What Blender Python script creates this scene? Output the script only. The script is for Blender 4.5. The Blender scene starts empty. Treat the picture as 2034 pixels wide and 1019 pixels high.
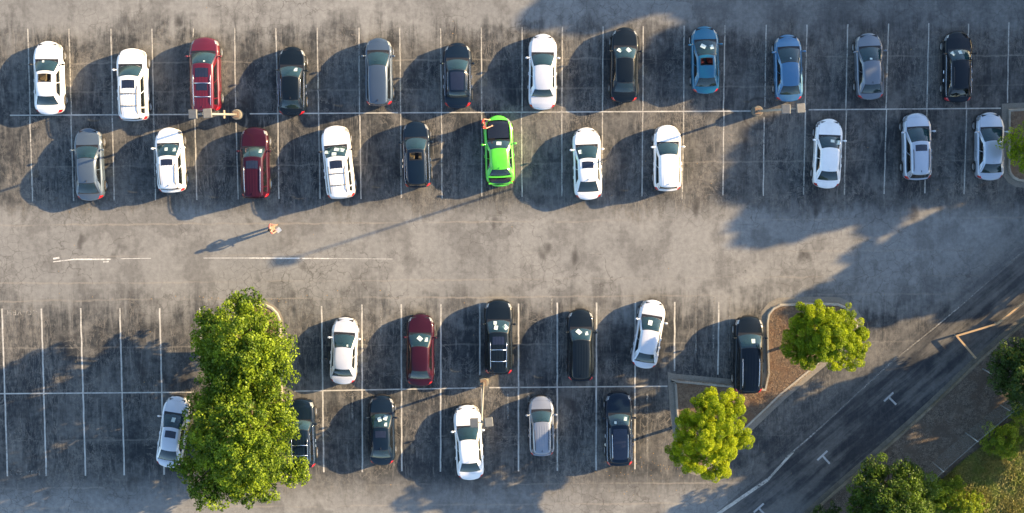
import bpy, math, random
import numpy as np
from mathutils import Vector, Matrix
R = math.radians
S = bpy.context.scene
COL = S.collection

# ------------------------------------------------------------------ camera
H = 84.0; F = 2520.0; PX, PY = 1017.0, 437.0; TILT = R(5.15)
cam = bpy.data.objects.new('camera', bpy.data.cameras.new('camera')); COL.objects.link(cam)
cam.location = (0, 0, H); cam.rotation_euler = (-TILT, 0, 0)
cam.data.sensor_width = 36; cam.data.lens = F/2034*36
cam.data.shift_y = -(509.5-PY)/2034; cam.data.clip_end = 1000; cam.data.clip_start = 1
S.camera = cam
def W(u, v, z=0.0):
    """photo pixel -> world point on the horizontal plane z (used to survey the place)"""
    d = Vector(((u-PX)/F, -(v-PY)/F, -1.0)); d.rotate(Matrix.Rotation(-TILT, 3, 'X'))
    t = (z-H)/d.z
    return Vector((d.x*t, d.y*t, z))

# ------------------------------------------------------------------ light
SUN_EL = R(17.5); sdx, sdy = 0.951, 0.307
wd = bpy.data.worlds.new('World'); S.world = wd; wd.use_nodes = True
nt = wd.node_tree; nt.nodes.clear()
sky = nt.nodes.new('ShaderNodeTexSky'); sky.sky_type = 'NISHITA'; sky.sun_disc = False
sky.ozone_density = 2.2; sky.sun_elevation = SUN_EL; sky.sun_rotation = math.atan2(sdx, sdy)
bg = nt.nodes.new('ShaderNodeBackground'); bg.inputs[1].default_value = 0.122
wo = nt.nodes.new('ShaderNodeOutputWorld')
nt.links.new(sky.outputs[0], bg.inputs[0]); nt.links.new(bg.outputs[0], wo.inputs[0])
sl = bpy.data.lights.new('sun', 'SUN'); sl.energy = 5.0; sl.angle = R(0.5); sl.color = (1.0, 0.73, 0.40)
so = bpy.data.objects.new('sun', sl); COL.objects.link(so)
sv = Vector((sdx*math.cos(SUN_EL), sdy*math.cos(SUN_EL), math.sin(SUN_EL)))
so.rotation_euler = sv.to_track_quat('Z', 'Y').to_euler(); so.location = (60, 20, 40)
S.view_settings.view_transform = 'Standard'; S.view_settings.look = 'None'
S.view_settings.exposure = 1.80; S.view_settings.gamma = 1.0
S.render.engine = 'CYCLES'

# ------------------------------------------------------------------ node helper
class NT:
    def __init__(s, name):
        s.m = bpy.data.materials.new(name); s.m.use_nodes = True
        s.t = s.m.node_tree; s.b = s.t.nodes['Principled BSDF']; s.o = s.t.nodes['Material Output']
        s.tc = s.t.nodes.new('ShaderNodeTexCoord')
    def lk(s, a, b): s.t.links.new(a, b)
    def put(s, inp, v):
        if isinstance(v, bpy.types.NodeSocket): s.lk(v, inp)
        else: inp.default_value = v
    def n(s, ty, **k):
        x = s.t.nodes.new(ty)
        for a, v in k.items(): setattr(x, a, v)
        return x
    def mp(s, scale=(1, 1, 1), loc=(0, 0, 0), src=None, rot=(0, 0, 0)):
        x = s.n('ShaderNodeMapping'); s.lk(src or s.tc.outputs['Object'], x.inputs[0])
        x.inputs['Scale'].default_value = scale; x.inputs['Location'].default_value = loc; x.inputs['Rotation'].default_value = rot
        return x.outputs[0]
    def noise(s, sc, det=3, rough=.55, src=None, dist=0):
        x = s.n('ShaderNodeTexNoise'); s.lk(src or s.tc.outputs['Object'], x.inputs['Vector'])
        x.inputs['Scale'].default_value = sc; x.inputs['Detail'].default_value = det
        x.inputs['Roughness'].default_value = rough; x.inputs['Distortion'].default_value = dist
        return x.outputs['Fac']
    def ma(s, op, a, b=0.0, c=0.0, clamp=False):
        x = s.n('ShaderNodeMath', operation=op, use_clamp=clamp)
        s.put(x.inputs[0], a); s.put(x.inputs[1], b)
        if len(x.inputs) > 2: s.put(x.inputs[2], c)
        return x.outputs[0]
    def rng(s, v, a, b, c=0.0, d=1.0):
        x = s.n('ShaderNodeMapRange'); s.lk(v, x.inputs[0])
        for i, q in zip((1, 2, 3, 4), (a, b, c, d)): x.inputs[i].default_value = q
        x.interpolation_type = 'SMOOTHSTEP'; return x.outputs[0]
    def mix(s, f, a, b, mode='MIX'):
        x = s.n('ShaderNodeMix', data_type='RGBA', blend_type=mode)
        s.put(x.inputs[0], f)
        for i, v in ((6, a), (7, b)):
            if isinstance(v, tuple) and len(v) == 3: v = (*v, 1)
            s.put(x.inputs[i], v)
        return x.outputs[2]
    def sep(s, v=None):
        x = s.n('ShaderNodeSeparateXYZ'); s.lk(v or s.tc.outputs['Object'], x.inputs[0]); return x.outputs
    def bump(s, h, st=.3, d=.02):
        x = s.n('ShaderNodeBump'); s.lk(h, x.inputs['Height']); x.inputs['Strength'].default_value = st
        x.inputs['Distance'].default_value = d; s.lk(x.outputs[0], s.b.inputs['Normal'])
    def col(s, v): s.put(s.b.inputs['Base Color'], (*v, 1) if isinstance(v, tuple) and len(v) == 3 else v)
    def rough(s, v): s.put(s.b.inputs['Roughness'], v)

def asphalt_material():
    n = NT('worn_asphalt'); o = n.sep(); X, Y = o[0], o[1]
    big = n.noise(.09, 4, .6); med = n.noise(.45, 5, .65); fine = n.noise(3.2, 5, .7); grit = n.noise(28, 3, .8)
    vst = n.noise(1, 5, .7, src=n.mp((1.5, .22, 1)), dist=.4)
    vs2 = n.noise(1, 5, .75, src=n.mp((4.2, .55, 1), (7, 3, 0)), dist=.5)
    hst = n.noise(1, 3, .6, src=n.mp((.1, 2.4, 1)))
    # stall zones are darker (sealed, oily); the aisles are worn pale
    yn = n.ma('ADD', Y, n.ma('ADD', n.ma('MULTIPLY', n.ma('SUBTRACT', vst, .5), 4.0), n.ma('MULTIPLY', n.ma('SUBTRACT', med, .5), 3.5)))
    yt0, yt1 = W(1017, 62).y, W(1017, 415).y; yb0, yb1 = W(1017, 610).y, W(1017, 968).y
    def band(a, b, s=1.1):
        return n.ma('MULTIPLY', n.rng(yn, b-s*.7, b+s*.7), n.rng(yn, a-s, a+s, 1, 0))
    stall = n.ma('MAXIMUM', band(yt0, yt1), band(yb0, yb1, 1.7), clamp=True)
    wear = n.rng(n.ma('ADD', n.ma('MULTIPLY', med, .38), n.ma('ADD', n.ma('MULTIPLY', vst, .30), n.ma('ADD', n.ma('MULTIPLY', fine, .14), n.ma('MULTIPLY', big, .18)))), .43, .59)
    light = n.mix(n.rng(big, .35, .65), (.190, .186, .176), (.235, .228, .212))
    light = n.mix(n.ma('MULTIPLY', n.rng(n.ma('ADD', n.ma('MULTIPLY', med, .45), n.ma('ADD', n.ma('MULTIPLY', vst, .2), n.ma('MULTIPLY', n.noise(.23, 5, .65, dist=.8), .35))), .53, .44, 0, 1), .62), light, (.122, .117, .110))
    dark = n.mix(wear, (.026, .029, .032), (.122, .116, .105))
    dark = n.mix(n.ma('MULTIPLY', n.rng(vs2, .535, .66), .62), dark, (.19, .174, .152))
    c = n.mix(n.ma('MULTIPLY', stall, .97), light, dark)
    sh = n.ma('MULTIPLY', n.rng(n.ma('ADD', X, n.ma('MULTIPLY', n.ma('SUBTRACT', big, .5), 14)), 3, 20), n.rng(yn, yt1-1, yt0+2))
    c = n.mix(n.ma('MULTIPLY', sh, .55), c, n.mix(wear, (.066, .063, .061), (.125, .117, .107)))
    # tan wear in the middle of the pale aisle, thin drip veins in the stalls
    dn = n.noise(.75, 6, .68, dist=1.4)
    vein = n.rng(n.ma('ABSOLUTE', n.ma('SUBTRACT', dn, .5)), .0, .022, 1, 0)
    vein = n.ma('MULTIPLY', vein, n.rng(n.noise(.3, 2), .44, .62))
    dn2 = n.noise(1, 6, .7, src=n.mp((2.6, .5, 1), (3, 9, 0)), dist=1.5)
    vein2 = n.ma('MULTIPLY', n.rng(n.ma('ABSOLUTE', n.ma('SUBTRACT', dn2, .5)), 0, .03, 1, 0), n.rng(n.noise(.22, 2, src=n.mp((1, 1, 1), (20, 4, 0))), .45, .6))
    vv = n.ma('MULTIPLY', n.ma('MAXIMUM', vein, vein2), n.ma('MULTIPLY', stall, .85))
    c = n.mix(vv, c, (.20, .178, .150))
    # dark drips and oil spots
    spot = n.rng(n.noise(.62, 2, .5, src=n.mp((1, .6, 1), (31, 5, 0))), .64, .76)
    c = n.mix(n.ma('MULTIPLY', spot, .7), c, (.040, .036, .034))
    blot = n.rng(n.noise(1.9, 3, .6, src=n.mp((1, 1, 1), (11, 25, 0))), .70, .78)
    c = n.mix(n.ma('MULTIPLY', blot, .65), c, (.05, .045, .04))
    # oil and tyre grime down the middle of each bay
    for (ua, va, ub, vb, k), ya, yb2 in (((55, 57, 2004, 44, 24), yt0, W(1017, 222).y), ((65, 400, 1915, 386, 23), W(1017, 222).y, yt1), ((4, 613, 1428, 600, 18), yb0, W(1017, 775).y), ((15, 946, 1261, 932, 16), W(1017, 775).y, W(1017, 945).y)):
        xa = W(ua, va).x; pitch = (W(ub, vb).x-xa)/k
        fr = n.ma('ABSOLUTE', n.ma('SUBTRACT', n.ma('FRACT', n.ma('ADD', n.ma('MULTIPLY', n.ma('ADD', X, n.ma('MULTIPLY', med, .5)), 1/pitch), -xa/pitch+20-.25/pitch)), .5))
        om = n.ma('MULTIPLY', n.rng(fr, .04, .22, 1, 0), n.rng(n.noise(.8, 4, .6, src=n.mp((1.4, .55, 1), (k, 3, 0))), .42, .62))
        om = n.ma('MULTIPLY', om, n.ma('MULTIPLY', n.rng(Y, yb2, yb2+.6), n.rng(Y, ya-1.4, ya-.3, 1, 0)))
        c = n.mix(n.ma('MULTIPLY', om, .42), c, (.026, .026, .028))
    # faint paving joints
    for v, st in ((118, .3), (440, .38), (503, .22), (555, .30), (590, .35), (962, .35), (1002, .3), (325, .22), (176, .18), (684, .2), (868, .2)):
        yy = W(1017, v).y
        dj = n.ma('ABSOLUTE', n.ma('SUBTRACT', n.ma('ADD', Y, n.ma('MULTIPLY', n.ma('SUBTRACT', n.noise(.8, 3), .5), .35)), n.ma('ADD', n.ma('MULTIPLY', X, .008), yy)))
        c = n.mix(n.ma('MULTIPLY', n.ma('MULTIPLY', n.rng(dj, .02, .09, 1, 0), n.rng(hst, .42, .58)), st*1.5), c, (.27, .24, .20))
    # alligator cracks
    for sc, loc, st in ((.55, (0, 0, 0), .45), (1.5, (5, 2, 0), .38)):
        vo = n.n('ShaderNodeTexVoronoi', feature='DISTANCE_TO_EDGE'); vo.inputs['Scale'].default_value = sc
        wv = n.n('ShaderNodeVectorMath', operation='ADD')
        nn = n.n('ShaderNodeTexNoise'); nn.inputs['Scale'].default_value = 1.3; nn.inputs['Detail'].default_value = 4
        n.lk(n.tc.outputs['Object'], nn.inputs[0])
        sc2 = n.n('ShaderNodeVectorMath', operation='SCALE'); n.lk(nn.outputs['Color'], sc2.inputs[0]); sc2.inputs['Scale'].default_value = 1.1/sc*.6
        n.lk(n.mp((1, 1, 1), loc), wv.inputs[0]); n.lk(sc2.outputs[0], wv.inputs[1]); n.lk(wv.outputs[0], vo.inputs['Vector'])
        cr = n.ma('MULTIPLY', n.rng(vo.outputs[0], 0.006, .022*sc+.006, 1, 0), n.rng(n.noise(.13, 2, src=n.mp((1, 1, 1), (4*sc, 17, 0))), .47, .60))
        c = n.mix(n.ma('MULTIPLY', cr, st), c, (.055, .048, .042))
    # darker newer driveway beyond a slanting seam
    a, b = W(2034, 500), W(1420, 1019)
    nx, ny = (b-a).y, -(b-a).x; L = math.hypot(nx, ny); nx /= L; ny /= L
    if (W(1800, 850)-a).x*nx+(W(1800, 850)-a).y*ny < 0: nx, ny = -nx, -ny
    along = n.mp((1, 1, 1), rot=(0, 0, math.atan2(-(b-a).y, -(b-a).x)))
    acr = n.ma('ADD', n.ma('MULTIPLY', X, nx), n.ma('MULTIPLY', Y, ny)); alo = n.ma('ADD', n.ma('MULTIPLY', X, ny), n.ma('MULTIPLY', Y, -nx))
    cx = n.n('ShaderNodeCombineXYZ'); n.lk(n.ma('MULTIPLY', acr, 1.1), cx.inputs[0]); n.lk(n.ma('MULTIPLY', alo, .10), cx.inputs[1])
    dst = n.noise(1, 4, .65, src=cx.outputs[0])
    sd = n.ma('ADD', n.ma('ADD', n.ma('MULTIPLY', X, nx), n.ma('MULTIPLY', Y, ny)), -(a.x*nx+a.y*ny))
    dr = n.ma('MULTIPLY', n.rng(sd, -4.5, 2.0), n.rng(X, W(1330, 900).x, W(1600, 900).x))
    dr = n.ma('MAXIMUM', dr, n.ma('MULTIPLY', n.rng(sd, -.05, .1), n.rng(X, W(1330, 900).x, W(1420, 900).x)))
    dcol = n.mix(n.rng(n.ma('ADD', n.ma('MULTIPLY', dst, .72), n.ma('MULTIPLY', med, .28)), .42, .58), (.026, .028, .032), (.105, .099, .090))
    c = n.mix(n.ma('MULTIPLY', dr, .85), c, dcol)
    # round trench patches cut about the lamp bases
    for u, v in ((468, 230), (1507, 226)):
        p = W(u, v)
        dd = n.ma('SQRT', n.ma('ADD', n.ma('POWER', n.ma('SUBTRACT', X, p.x), 2), n.ma('POWER', n.ma('SUBTRACT', Y, p.y), 2)))
        ring = n.rng(n.ma('ABSOLUTE', n.ma('SUBTRACT', dd, 1.02)), .03, .11, 1, 0)
        c = n.mix(n.ma('MULTIPLY', ring, .5), c, (.035, .032, .03))
    g = n.ma('ADD', n.rng(grit, .25, .75, .86, 1.14), n.rng(fine, .3, .7, -.13, .13))
    gc = n.n('ShaderNodeCombineColor')
    for i in range(3): n.lk(g, gc.inputs[i])
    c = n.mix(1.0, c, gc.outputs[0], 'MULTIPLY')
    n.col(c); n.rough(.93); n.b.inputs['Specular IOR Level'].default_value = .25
    n.bump(n.ma('ADD', grit, n.ma('MULTIPLY', fine, .6)), .35, .012)
    return n.m

def rough_mat(name, c1, c2, sc=4, worn=None, bump=.3, rough=.9, c3=None):
    n = NT(name); f = n.rng(n.noise(sc, 6, .7), .3, .7)
    c = n.mix(f, c1, c2)
    if c3: c = n.mix(n.rng(n.noise(sc*.18, 4, .6), .42, .62), c, c3)
    g = n.rng(n.noise(sc*9, 2, .8), .2, .8, .75, 1.25)
    gc = n.n('ShaderNodeCombineColor')
    for i in range(3): n.lk(g, gc.inputs[i])
    n.col(n.mix(1.0, c, gc.outputs[0], 'MULTIPLY')); n.rough(rough); n.bump(n.noise(sc*6, 4, .7), bump, .03)
    return n.m

def paint_line_mat(name, cov, c=(.60, .56, .48)):
    n = NT(name)
    k = n.rng(n.ma('ADD', n.ma('MULTIPLY', n.noise(5, 4, .75), .6), n.ma('MULTIPLY', n.noise(.5, 3), .4)), cov-.14, cov+.16, 1, .22)
    n.col(n.mix(n.rng(n.noise(1.2, 3), .3, .7), c, tuple(x*.72 for x in c))); n.rough(.8)
    tr = n.n('ShaderNodeBsdfTransparent'); mx = n.n('ShaderNodeMixShader')
    n.lk(k, mx.inputs[0]); n.lk(tr.outputs[0], mx.inputs[1]); n.lk(n.b.outputs[0], mx.inputs[2]); n.lk(mx.outputs[0], n.o.inputs[0])
    return n.m

_mats = {}
def car_paint(rgb, metal=0.0, rough=.32):
    key = (rgb, metal)
    if key not in _mats:
        n = NT('car_paint')
        f = n.rng(n.noise(900 if metal else 40, 1), .3, .7, .93, 1.07) if metal else n.rng(n.noise(1.3, 4), .3, .7, .96, 1.03)
        gc = n.n('ShaderNodeCombineColor')
        for i in range(3): n.lk(f, gc.inputs[i])
        dust = n.mix(n.rng(n.noise(1.7, 5, .7),   .4, .75, 0, .10 if max(rgb) > .2 else .004), rgb, (.30, .27, .22))
        n.col(n.mix(1.0, dust, gc.outputs[0], 'MULTIPLY')); n.b.inputs['Metallic'].default_value = metal
        dk = max(rgb) < .04; n.rough(.5 if dk else rough); n.b.inputs['Specular IOR Level'].default_value = .08 if dk else .5; n.b.inputs['Coat Weight'].default_value = .6 if dk else 1.0; n.b.inputs['Coat Roughness'].default_value = .06
        _mats[key] = n.m
    return _mats[key]
def plain(name, rgb, rough=.5, metal=0., coat=0., vary=.12, sc=6):
    key = (name, rgb)
    if key not in _mats:
        n = NT(name); a = tuple(x*(1-vary) for x in rgb); b = tuple(min(1, x*(1+vary)) for x in rgb)
        n.col(n.mix(n.rng(n.noise(sc, 4, .65), .3, .7), a, b)); n.rough(rough)
        n.b.inputs['Metallic'].default_value = metal; n.b.inputs['Coat Weight'].default_value = coat
        _mats[key] = n.m
    return _mats[key]
def glass_mat(name, tint, op):
    n = NT(name); n.col(n.mix(n.rng(n.noise(2.2, 3), .35, .65), tint, tuple(x*.75 for x in tint))); n.rough(.05)
    n.b.inputs['Coat Weight'].default_value = 1; n.b.inputs['Coat Roughness'].default_value = .02
    n.b.inputs['Specular IOR Level'].default_value = .9
    tr = n.n('ShaderNodeBsdfTransparent'); tr.inputs[0].default_value = (.72, .82, .80, 1)
    mx = n.n('ShaderNodeMixShader'); mx.inputs[0].default_value = op
    n.lk(tr.outputs[0], mx.inputs[1]); n.lk(n.b.outputs[0], mx.inputs[2]); n.lk(mx.outputs[0], n.o.inputs[0]); return n.m
GLASS = glass_mat('windshield_glass', (.030, .080, .095), .52)
REARGL = glass_mat('rear_glass', (.028, .055, .060), .62)
SIDEGL = glass_mat('side_glass', (.012, .014, .016), .62)
DARKGL = plain('sunroof_glass', (.012, .015, .03), .08, coat=1)
BLACKP = plain('black_plastic', (.016, .016, .018), .45)
TRIM = plain('dark_trim', (.03, .03, .033), .4)
CHROME = plain('chrome', (.78, .78, .80), .16, metal=1., vary=.03)
RUBBER = plain('tyre_rubber', (.022, .021, .021), .85)
RIM = plain('alloy_rim', (.55, .54, .52), .3, metal=.8)
LAMPG = plain('headlight_lens', (.30, .31, .32), .12, metal=.35, coat=1)
TAILR = plain('tail_light_lens', (.42, .008, .012), .15, coat=1)
SEATS = {'tan': plain('tan_leather', (.30, .21, .13), .6), 'grey': plain('grey_cloth', (.13, .13, .13), .8), 'black': plain('black_leather', (.03, .028, .028), .55), 'red': plain('red_leather', (.25, .03, .02), .55)}
DASH = plain('dashboard_plastic', (.035, .037, .04), .6)
PAPER = plain('white_paper', (.52, .60, .58), .7, vary=.03)

# ------------------------------------------------------------------ object helpers
def mesh(name, V, Fs, mat, parent=None, smooth=True, loc=None):
    me = bpy.data.meshes.new(name); me.from_pydata([tuple(v) for v in V], [], [tuple(f) for f in Fs]); me.update()
    if smooth: me.polygons.foreach_set('use_smooth', [True]*len(me.polygons))
    if mat: me.materials.append(mat)
    o = bpy.data.objects.new(name, me); COL.objects.link(o)
    if parent: o.parent = parent
    if loc is not None: o.location = loc
    return o
def tag(o, label=None, cat=None, group=None, kind=None):
    if label: o['label'] = label
    if cat: o['category'] = cat
    if group: o['group'] = group
    if kind: o['kind'] = kind
    return o
def empty(name, loc, rz=0):
    o = bpy.data.objects.new(name, None); COL.objects.link(o); o.location = loc; o.rotation_euler = (0, 0, rz)
    o.empty_display_size = .3; return o
class MB:
    def __init__(s): s.V = []; s.F = []
    def add(s, V, Fs):
        k = len(s.V); s.V += [tuple(v) for v in V]; s.F += [tuple(i+k for i in f) for f in Fs]; return s
    def box(s, c, d, rot=None, taper=1.0, bev=0.0):
        hx, hy, hz = d[0]/2, d[1]/2, d[2]/2
        if bev <= 0:
            P = [(x*hx*(taper if z > 0 else 1), y*hy*(taper if z > 0 else 1), z*hz) for z in (-1, 1) for x, y in ((-1, -1), (1, -1), (1, 1), (-1, 1))]
            Q = [(3, 2, 1, 0), (4, 5, 6, 7), (0, 1, 5, 4), (1, 2, 6, 5), (2, 3, 7, 6), (3, 0, 4, 7)]
        else:
            P = []; Q = []
            rings = [(-hz, bev), (-hz+bev, 0), (hz-bev, 0), (hz, bev)]
            for z, ins in rings:
                k = (taper if z > 0 else 1)
                ax, ay = (hx-ins)*k, (hy-ins)*k; b = bev*k*.7
                P += [(-ax+b, -ay, z), (ax-b, -ay, z), (ax, -ay+b, z), (ax, ay-b, z), (ax-b, ay, z), (-ax+b, ay, z), (-ax, ay-b, z), (-ax, -ay+b, z)]
            for r in range(3):
                for i in range(8): j = (i+1) % 8; Q.append((r*8+i, r*8+j, (r+1)*8+j, (r+1)*8+i))
            Q.append(tuple(range(7, -1, -1))); Q.append(tuple(range(24, 32)))
        M = rot or Matrix.Identity(3)
        return s.add([Vector(c)+M @ Vector(p) for p in P], Q)
    def tube(s, pts, rad, n=8, cap=True):
        pts = [Vector(p) for p in pts]; rads = rad if isinstance(rad, (list, tuple)) else [rad]*len(pts)
        V = []; Q = []; up = Vector((0, 0, 1))
        for i, p in enumerate(pts):
            d = (pts[min(i+1, len(pts)-1)]-pts[max(i-1, 0)]).normalized()
            a = d.cross(up if abs(d.z) < .95 else Vector((1, 0, 0))).normalized(); b = d.cross(a)
            V += [p+(a*math.cos(2*math.pi*k/n)+b*math.sin(2*math.pi*k/n))*rads[i] for k in range(n)]
        for i in range(len(pts)-1):
            for k in range(n): j = (k+1) % n; Q.append((i*n+k, i*n+j, (i+1)*n+j, (i+1)*n+k))
        if cap: Q.append(tuple(range(n-1, -1, -1))); Q.append(tuple((len(pts)-1)*n+k for k in range(n)))
        return s.add(V, Q)
    def lathe(s, prof, n=20, axis='Z', c=(0, 0, 0)):
        V = []; Q = []; c = Vector(c)
        for r, h in prof:
            for k in range(n):
                a = 2*math.pi*k/n; x, y = r*math.cos(a), r*math.sin(a)
                V.append(c+Vector((x, y, h) if axis == 'Z' else (h, x, y)))
        for i in range(len(prof)-1):
            for k in range(n): j = (k+1) % n; Q.append((i*n+k, i*n+j, (i+1)*n+j, (i+1)*n+k))
        return s.add(V, Q)
    def ball(s, c, r, n=10, m=7):
        V = []; Q = []
        for i in range(m+1):
            t = math.pi*i/m
            for k in range(n):
                a = 2*math.pi*k/n
                V.append((c[0]+r[0]*math.sin(t)*math.cos(a), c[1]+r[1]*math.sin(t)*math.sin(a), c[2]+r[2]*math.cos(t)))
        for i in range(m):
            for k in range(n): j = (k+1) % n; Q.append((i*n+k, (i+1)*n+k, (i+1)*n+j, i*n+j))
        return s.add(V, Q)
    def build(s, name, mat, parent=None, smooth=False, loc=None): return mesh(name, s.V, s.F, mat, parent, smooth, loc)
def shade_auto(o, ang=35):
    o.data.polygons.foreach_set('use_smooth', [True]*len(o.data.polygons))
    try: o.data.set_sharp_from_angle(angle=R(ang))
    except Exception: pass
    return o
def sheet(name, pts, z, mat, parent=None):
    return mesh(name, [(p[0], p[1], z) for p in pts], [tuple(range(len(pts)))], mat, parent, False)
def strip_pts(cl, w0, w1):
    """left/right offsets of a centre line, returned as quad strip verts"""
    n = len(cl); out = []
    for i, p in enumerate(cl):
        a = cl[max(i-1, 0)]; b = cl[min(i+1, n-1)]; d = Vector((b[0]-a[0], b[1]-a[1])).normalized(); nn = Vector((-d.y, d.x))
        out.append((p[0]+nn.x*w0, p[1]+nn.y*w0, p[0]+nn.x*w1, p[1]+nn.y*w1))
    return out
def smooth_line(pts, it=2, closed=False):
    for _ in range(it):
        q = []
        m = len(pts)
        if not closed: q.append(pts[0])
        for i in range(m if closed else m-1):
            a, b = Vector(pts[i]), Vector(pts[(i+1) % m]); q += [tuple(a*.75+b*.25), tuple(a*.25+b*.75)]
        if not closed: q.append(pts[-1])
        pts = q
    return pts
def resample(pts, step):
    out = [Vector(pts[0][:2])]
    for i in range(len(pts)-1):
        a, b = Vector(pts[i][:2]), Vector(pts[i+1][:2]); L = (b-a).length; k = max(1, int(L/step))
        for j in range(1, k+1): out.append(a.lerp(b, j/k))
    return out

# ------------------------------------------------------------------ ground
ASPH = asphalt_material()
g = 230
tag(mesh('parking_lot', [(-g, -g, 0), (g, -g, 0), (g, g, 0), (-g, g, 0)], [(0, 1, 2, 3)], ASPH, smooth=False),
    'worn tan and dark grey asphalt of the car park with cracks and stains', 'ground', kind='structure')
LINE = paint_line_mat('stall_line_paint', .55, (.50, .465, .40)); LINEB = paint_line_mat('bright_line_paint', .59, (.55, .52, .46))
FAINT = paint_line_mat('faded_line_paint', .47, (.42, .39, .34)); FAINT2 = paint_line_mat('ghost_line_paint', .43, (.34, .32, .28))
rnd = random.Random(5)
def pline(a, b, w=.08, mat=LINE, z=.004, name='parking_line', wob=.012):
    p = resample([W(*a)[:2], W(*b)[:2]], .4)
    q = strip_pts([(v.x, v.y) for v in p], -w/2, w/2); V = []; Q = []
    for x0, y0, x1, y1 in q: e = rnd.uniform(-wob, wob); V += [(x0+e, y0, z), (x1+e, y1, z)]
    for i in range(len(q)-1): Q.append((2*i, 2*i+1, 2*i+3, 2*i+2))
    return tag(mesh(name, V, Q, mat, smooth=False), kind='structure')
# upper double row: top end, bottom end, one line each
for x0, y0, x1, y1 in ((55, 57, 60, 228), (137, 57, 142, 228), (220, 57, 224, 227), (302, 57, 305, 227), (384, 56, 384, 74), (466, 55, 468, 214),
                      (548, 56, 552, 234), (630, 55, 633, 232), (713, 55, 714, 230), (794, 55, 796, 229), (875, 56, 877, 226), (956, 54, 957, 226), (1037, 54, 1037, 224),
                      (1117, 53, 1116, 222), (1198, 52, 1197, 221), (1278, 52, 1277, 221), (1359, 51, 1358, 220), (1440, 50, 1437, 220), (1522, 49, 1519, 212),
                      (1603, 49, 1599, 217), (1684, 48, 1680, 216), (1765, 47, 1760, 215), (1845, 46, 1841, 214), (1924, 47, 1919, 214), (2004, 44, 2001, 204)):
    pline((x0, y0), (x1, y1), mat=LINE)
for x0, y0, x1, y1 in ((59, 231, 65, 400), (141, 230, 146, 399), (223, 229, 227, 399), (305, 229, 309, 398), (387, 229, 391, 397), (469, 243, 473, 396), (552, 234, 554, 395), (633, 230, 636, 395),
                      (715, 229, 717, 395), (796, 228, 797, 393), (877, 227, 878, 394), (957, 227, 957, 390), (1036, 225, 1037, 391), (1116, 225, 1116, 390), (1197, 224, 1195, 391),
                      (1277, 223, 1275, 390), (1358, 222, 1355, 396), (1438, 221, 1436, 388), (1518, 232, 1516, 389), (1600, 218, 1596, 387), (1681, 218, 1677, 387), (1761, 217, 1756, 385),
                      (1841, 217, 1837, 384), (1920, 217, 1915, 386)):
    pline((x0, y0), (x1, y1), mat=LINE)
for a, b in (((20, 229), (445, 227)), ((496, 226), (790, 224)), ((797, 224), (1500, 220.5)), ((1606, 218), (1988, 215))):
    pline(a, b, .08, LINEB, .005)
for x0, y0, x1, y1 in ((4, 613, 15, 946), (82, 613, 92, 945), (160, 612, 170, 945), (238, 612, 247, 944), (317, 612, 326, 943), (397, 611, 399, 690), (639, 608, 643, 938), (719, 605, 720, 938),
                      (797, 604, 798, 936), (876, 604, 875, 937), (953, 603, 953, 745), (957, 772, 957, 860), (1030, 603, 1030, 936), (1107, 601, 1107, 935), (1185, 601, 1184, 934), (1262, 600, 1261, 932),
                      (1340, 600, 1340, 737), (1428, 600, 1426, 744)):
    pline((x0, y0), (x1, y1), .10, LINEB)
for a, b in (((-10, 782), (385, 779)), ((585, 777), (945, 770.5)), ((972, 770), (1326, 767))): pline(a, b, .085, LINEB, .006)
# ghost lines of an older layout
for x in (1383, 1450, 1418, 1096): pline((x, 590), (x-1, 700), .12, FAINT2, .003)
for x in (700, 1009, 1088, 1050, 1286): pline((x, 782), (x, 832 if x != 1286 else 900), .12, FAINT2, .003)
for x in (675, 757, 412): pline((x, 600), (x, 665), .10, FAINT2, .003)
# broken white centre line of the aisle
MARK = paint_line_mat('worn_marking_paint', .62, (.40, .39, .37))
BRK = paint_line_mat('chipped_line_paint', .55, (.85, .82, .76))
for a, b, w in (((404, 512.5), (500, 512.5), .03), ((494, 512.5), (600, 513), .085), ((596, 513), (655, 513.5), .06), ((655, 513.5), (780, 514.5), .02), ((240, 514), (300, 513), .03),
                ((106, 520), (148, 515), .06), ((146, 515), (220, 515), .09), ((106, 514), (118, 512), .12), ((205, 520), (216, 519.5), .09)):
    pline(a, b, w, BRK, .005, 'centre_line', .006)
for a, b, w, m in (((2034, 497), (1905, 610), .04, FAINT2), ((1905, 610), (1860, 648), .08, FAINT), ((1860, 648), (1780, 712), .09, FAINT2), ((1785, 706), (1620, 858), .10, FAINT2), ((1620, 858), (1560, 910), .10, FAINT), ((1575, 898), (1525, 953), .16, LINE), ((1525, 953), (1424, 1022), .22, LINE), ((1424, 1022), (1380, 1050), .22, LINE)):
    pline(a, b, w, m, .005, 'road_line', .01)
for a, b in (((1756, 797), (1774.5, 779.5)), ((1765, 788.5), (1780, 803.5)), ((1623.5, 914), (1643.5, 895.5)), ((1633.5, 905), (1648, 921)), ((1497, 1018), (1517, 1000)), ((1507, 1009), (1521, 1024))):
    pline(a, b, .13, MARK, .006 if b[1] < a[1] else .009, 'road_marking', 0)
def ground_text(body, u, v, size, rot, mat, z=.007):
    cu = bpy.data.curves.new('painted_letters', 'FONT'); cu.body = body; cu.size = size; cu.align_x = 'CENTER'; cu.align_y = 'CENTER'; cu.space_character = 1.25
    t = bpy.data.objects.new('tmp', cu); COL.objects.link(t); dg = bpy.context.evaluated_depsgraph_get()
    me = bpy.data.meshes.new_from_object(t.evaluated_get(dg)); bpy.data.objects.remove(t)
    me.materials.clear(); me.materials.append(mat)
    o = bpy.data.objects.new('painted_letters', me); COL.objects.link(o); o.location = W(u, v, z); o.rotation_euler = (0, 0, rot)
    tag(o, kind='structure')
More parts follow.
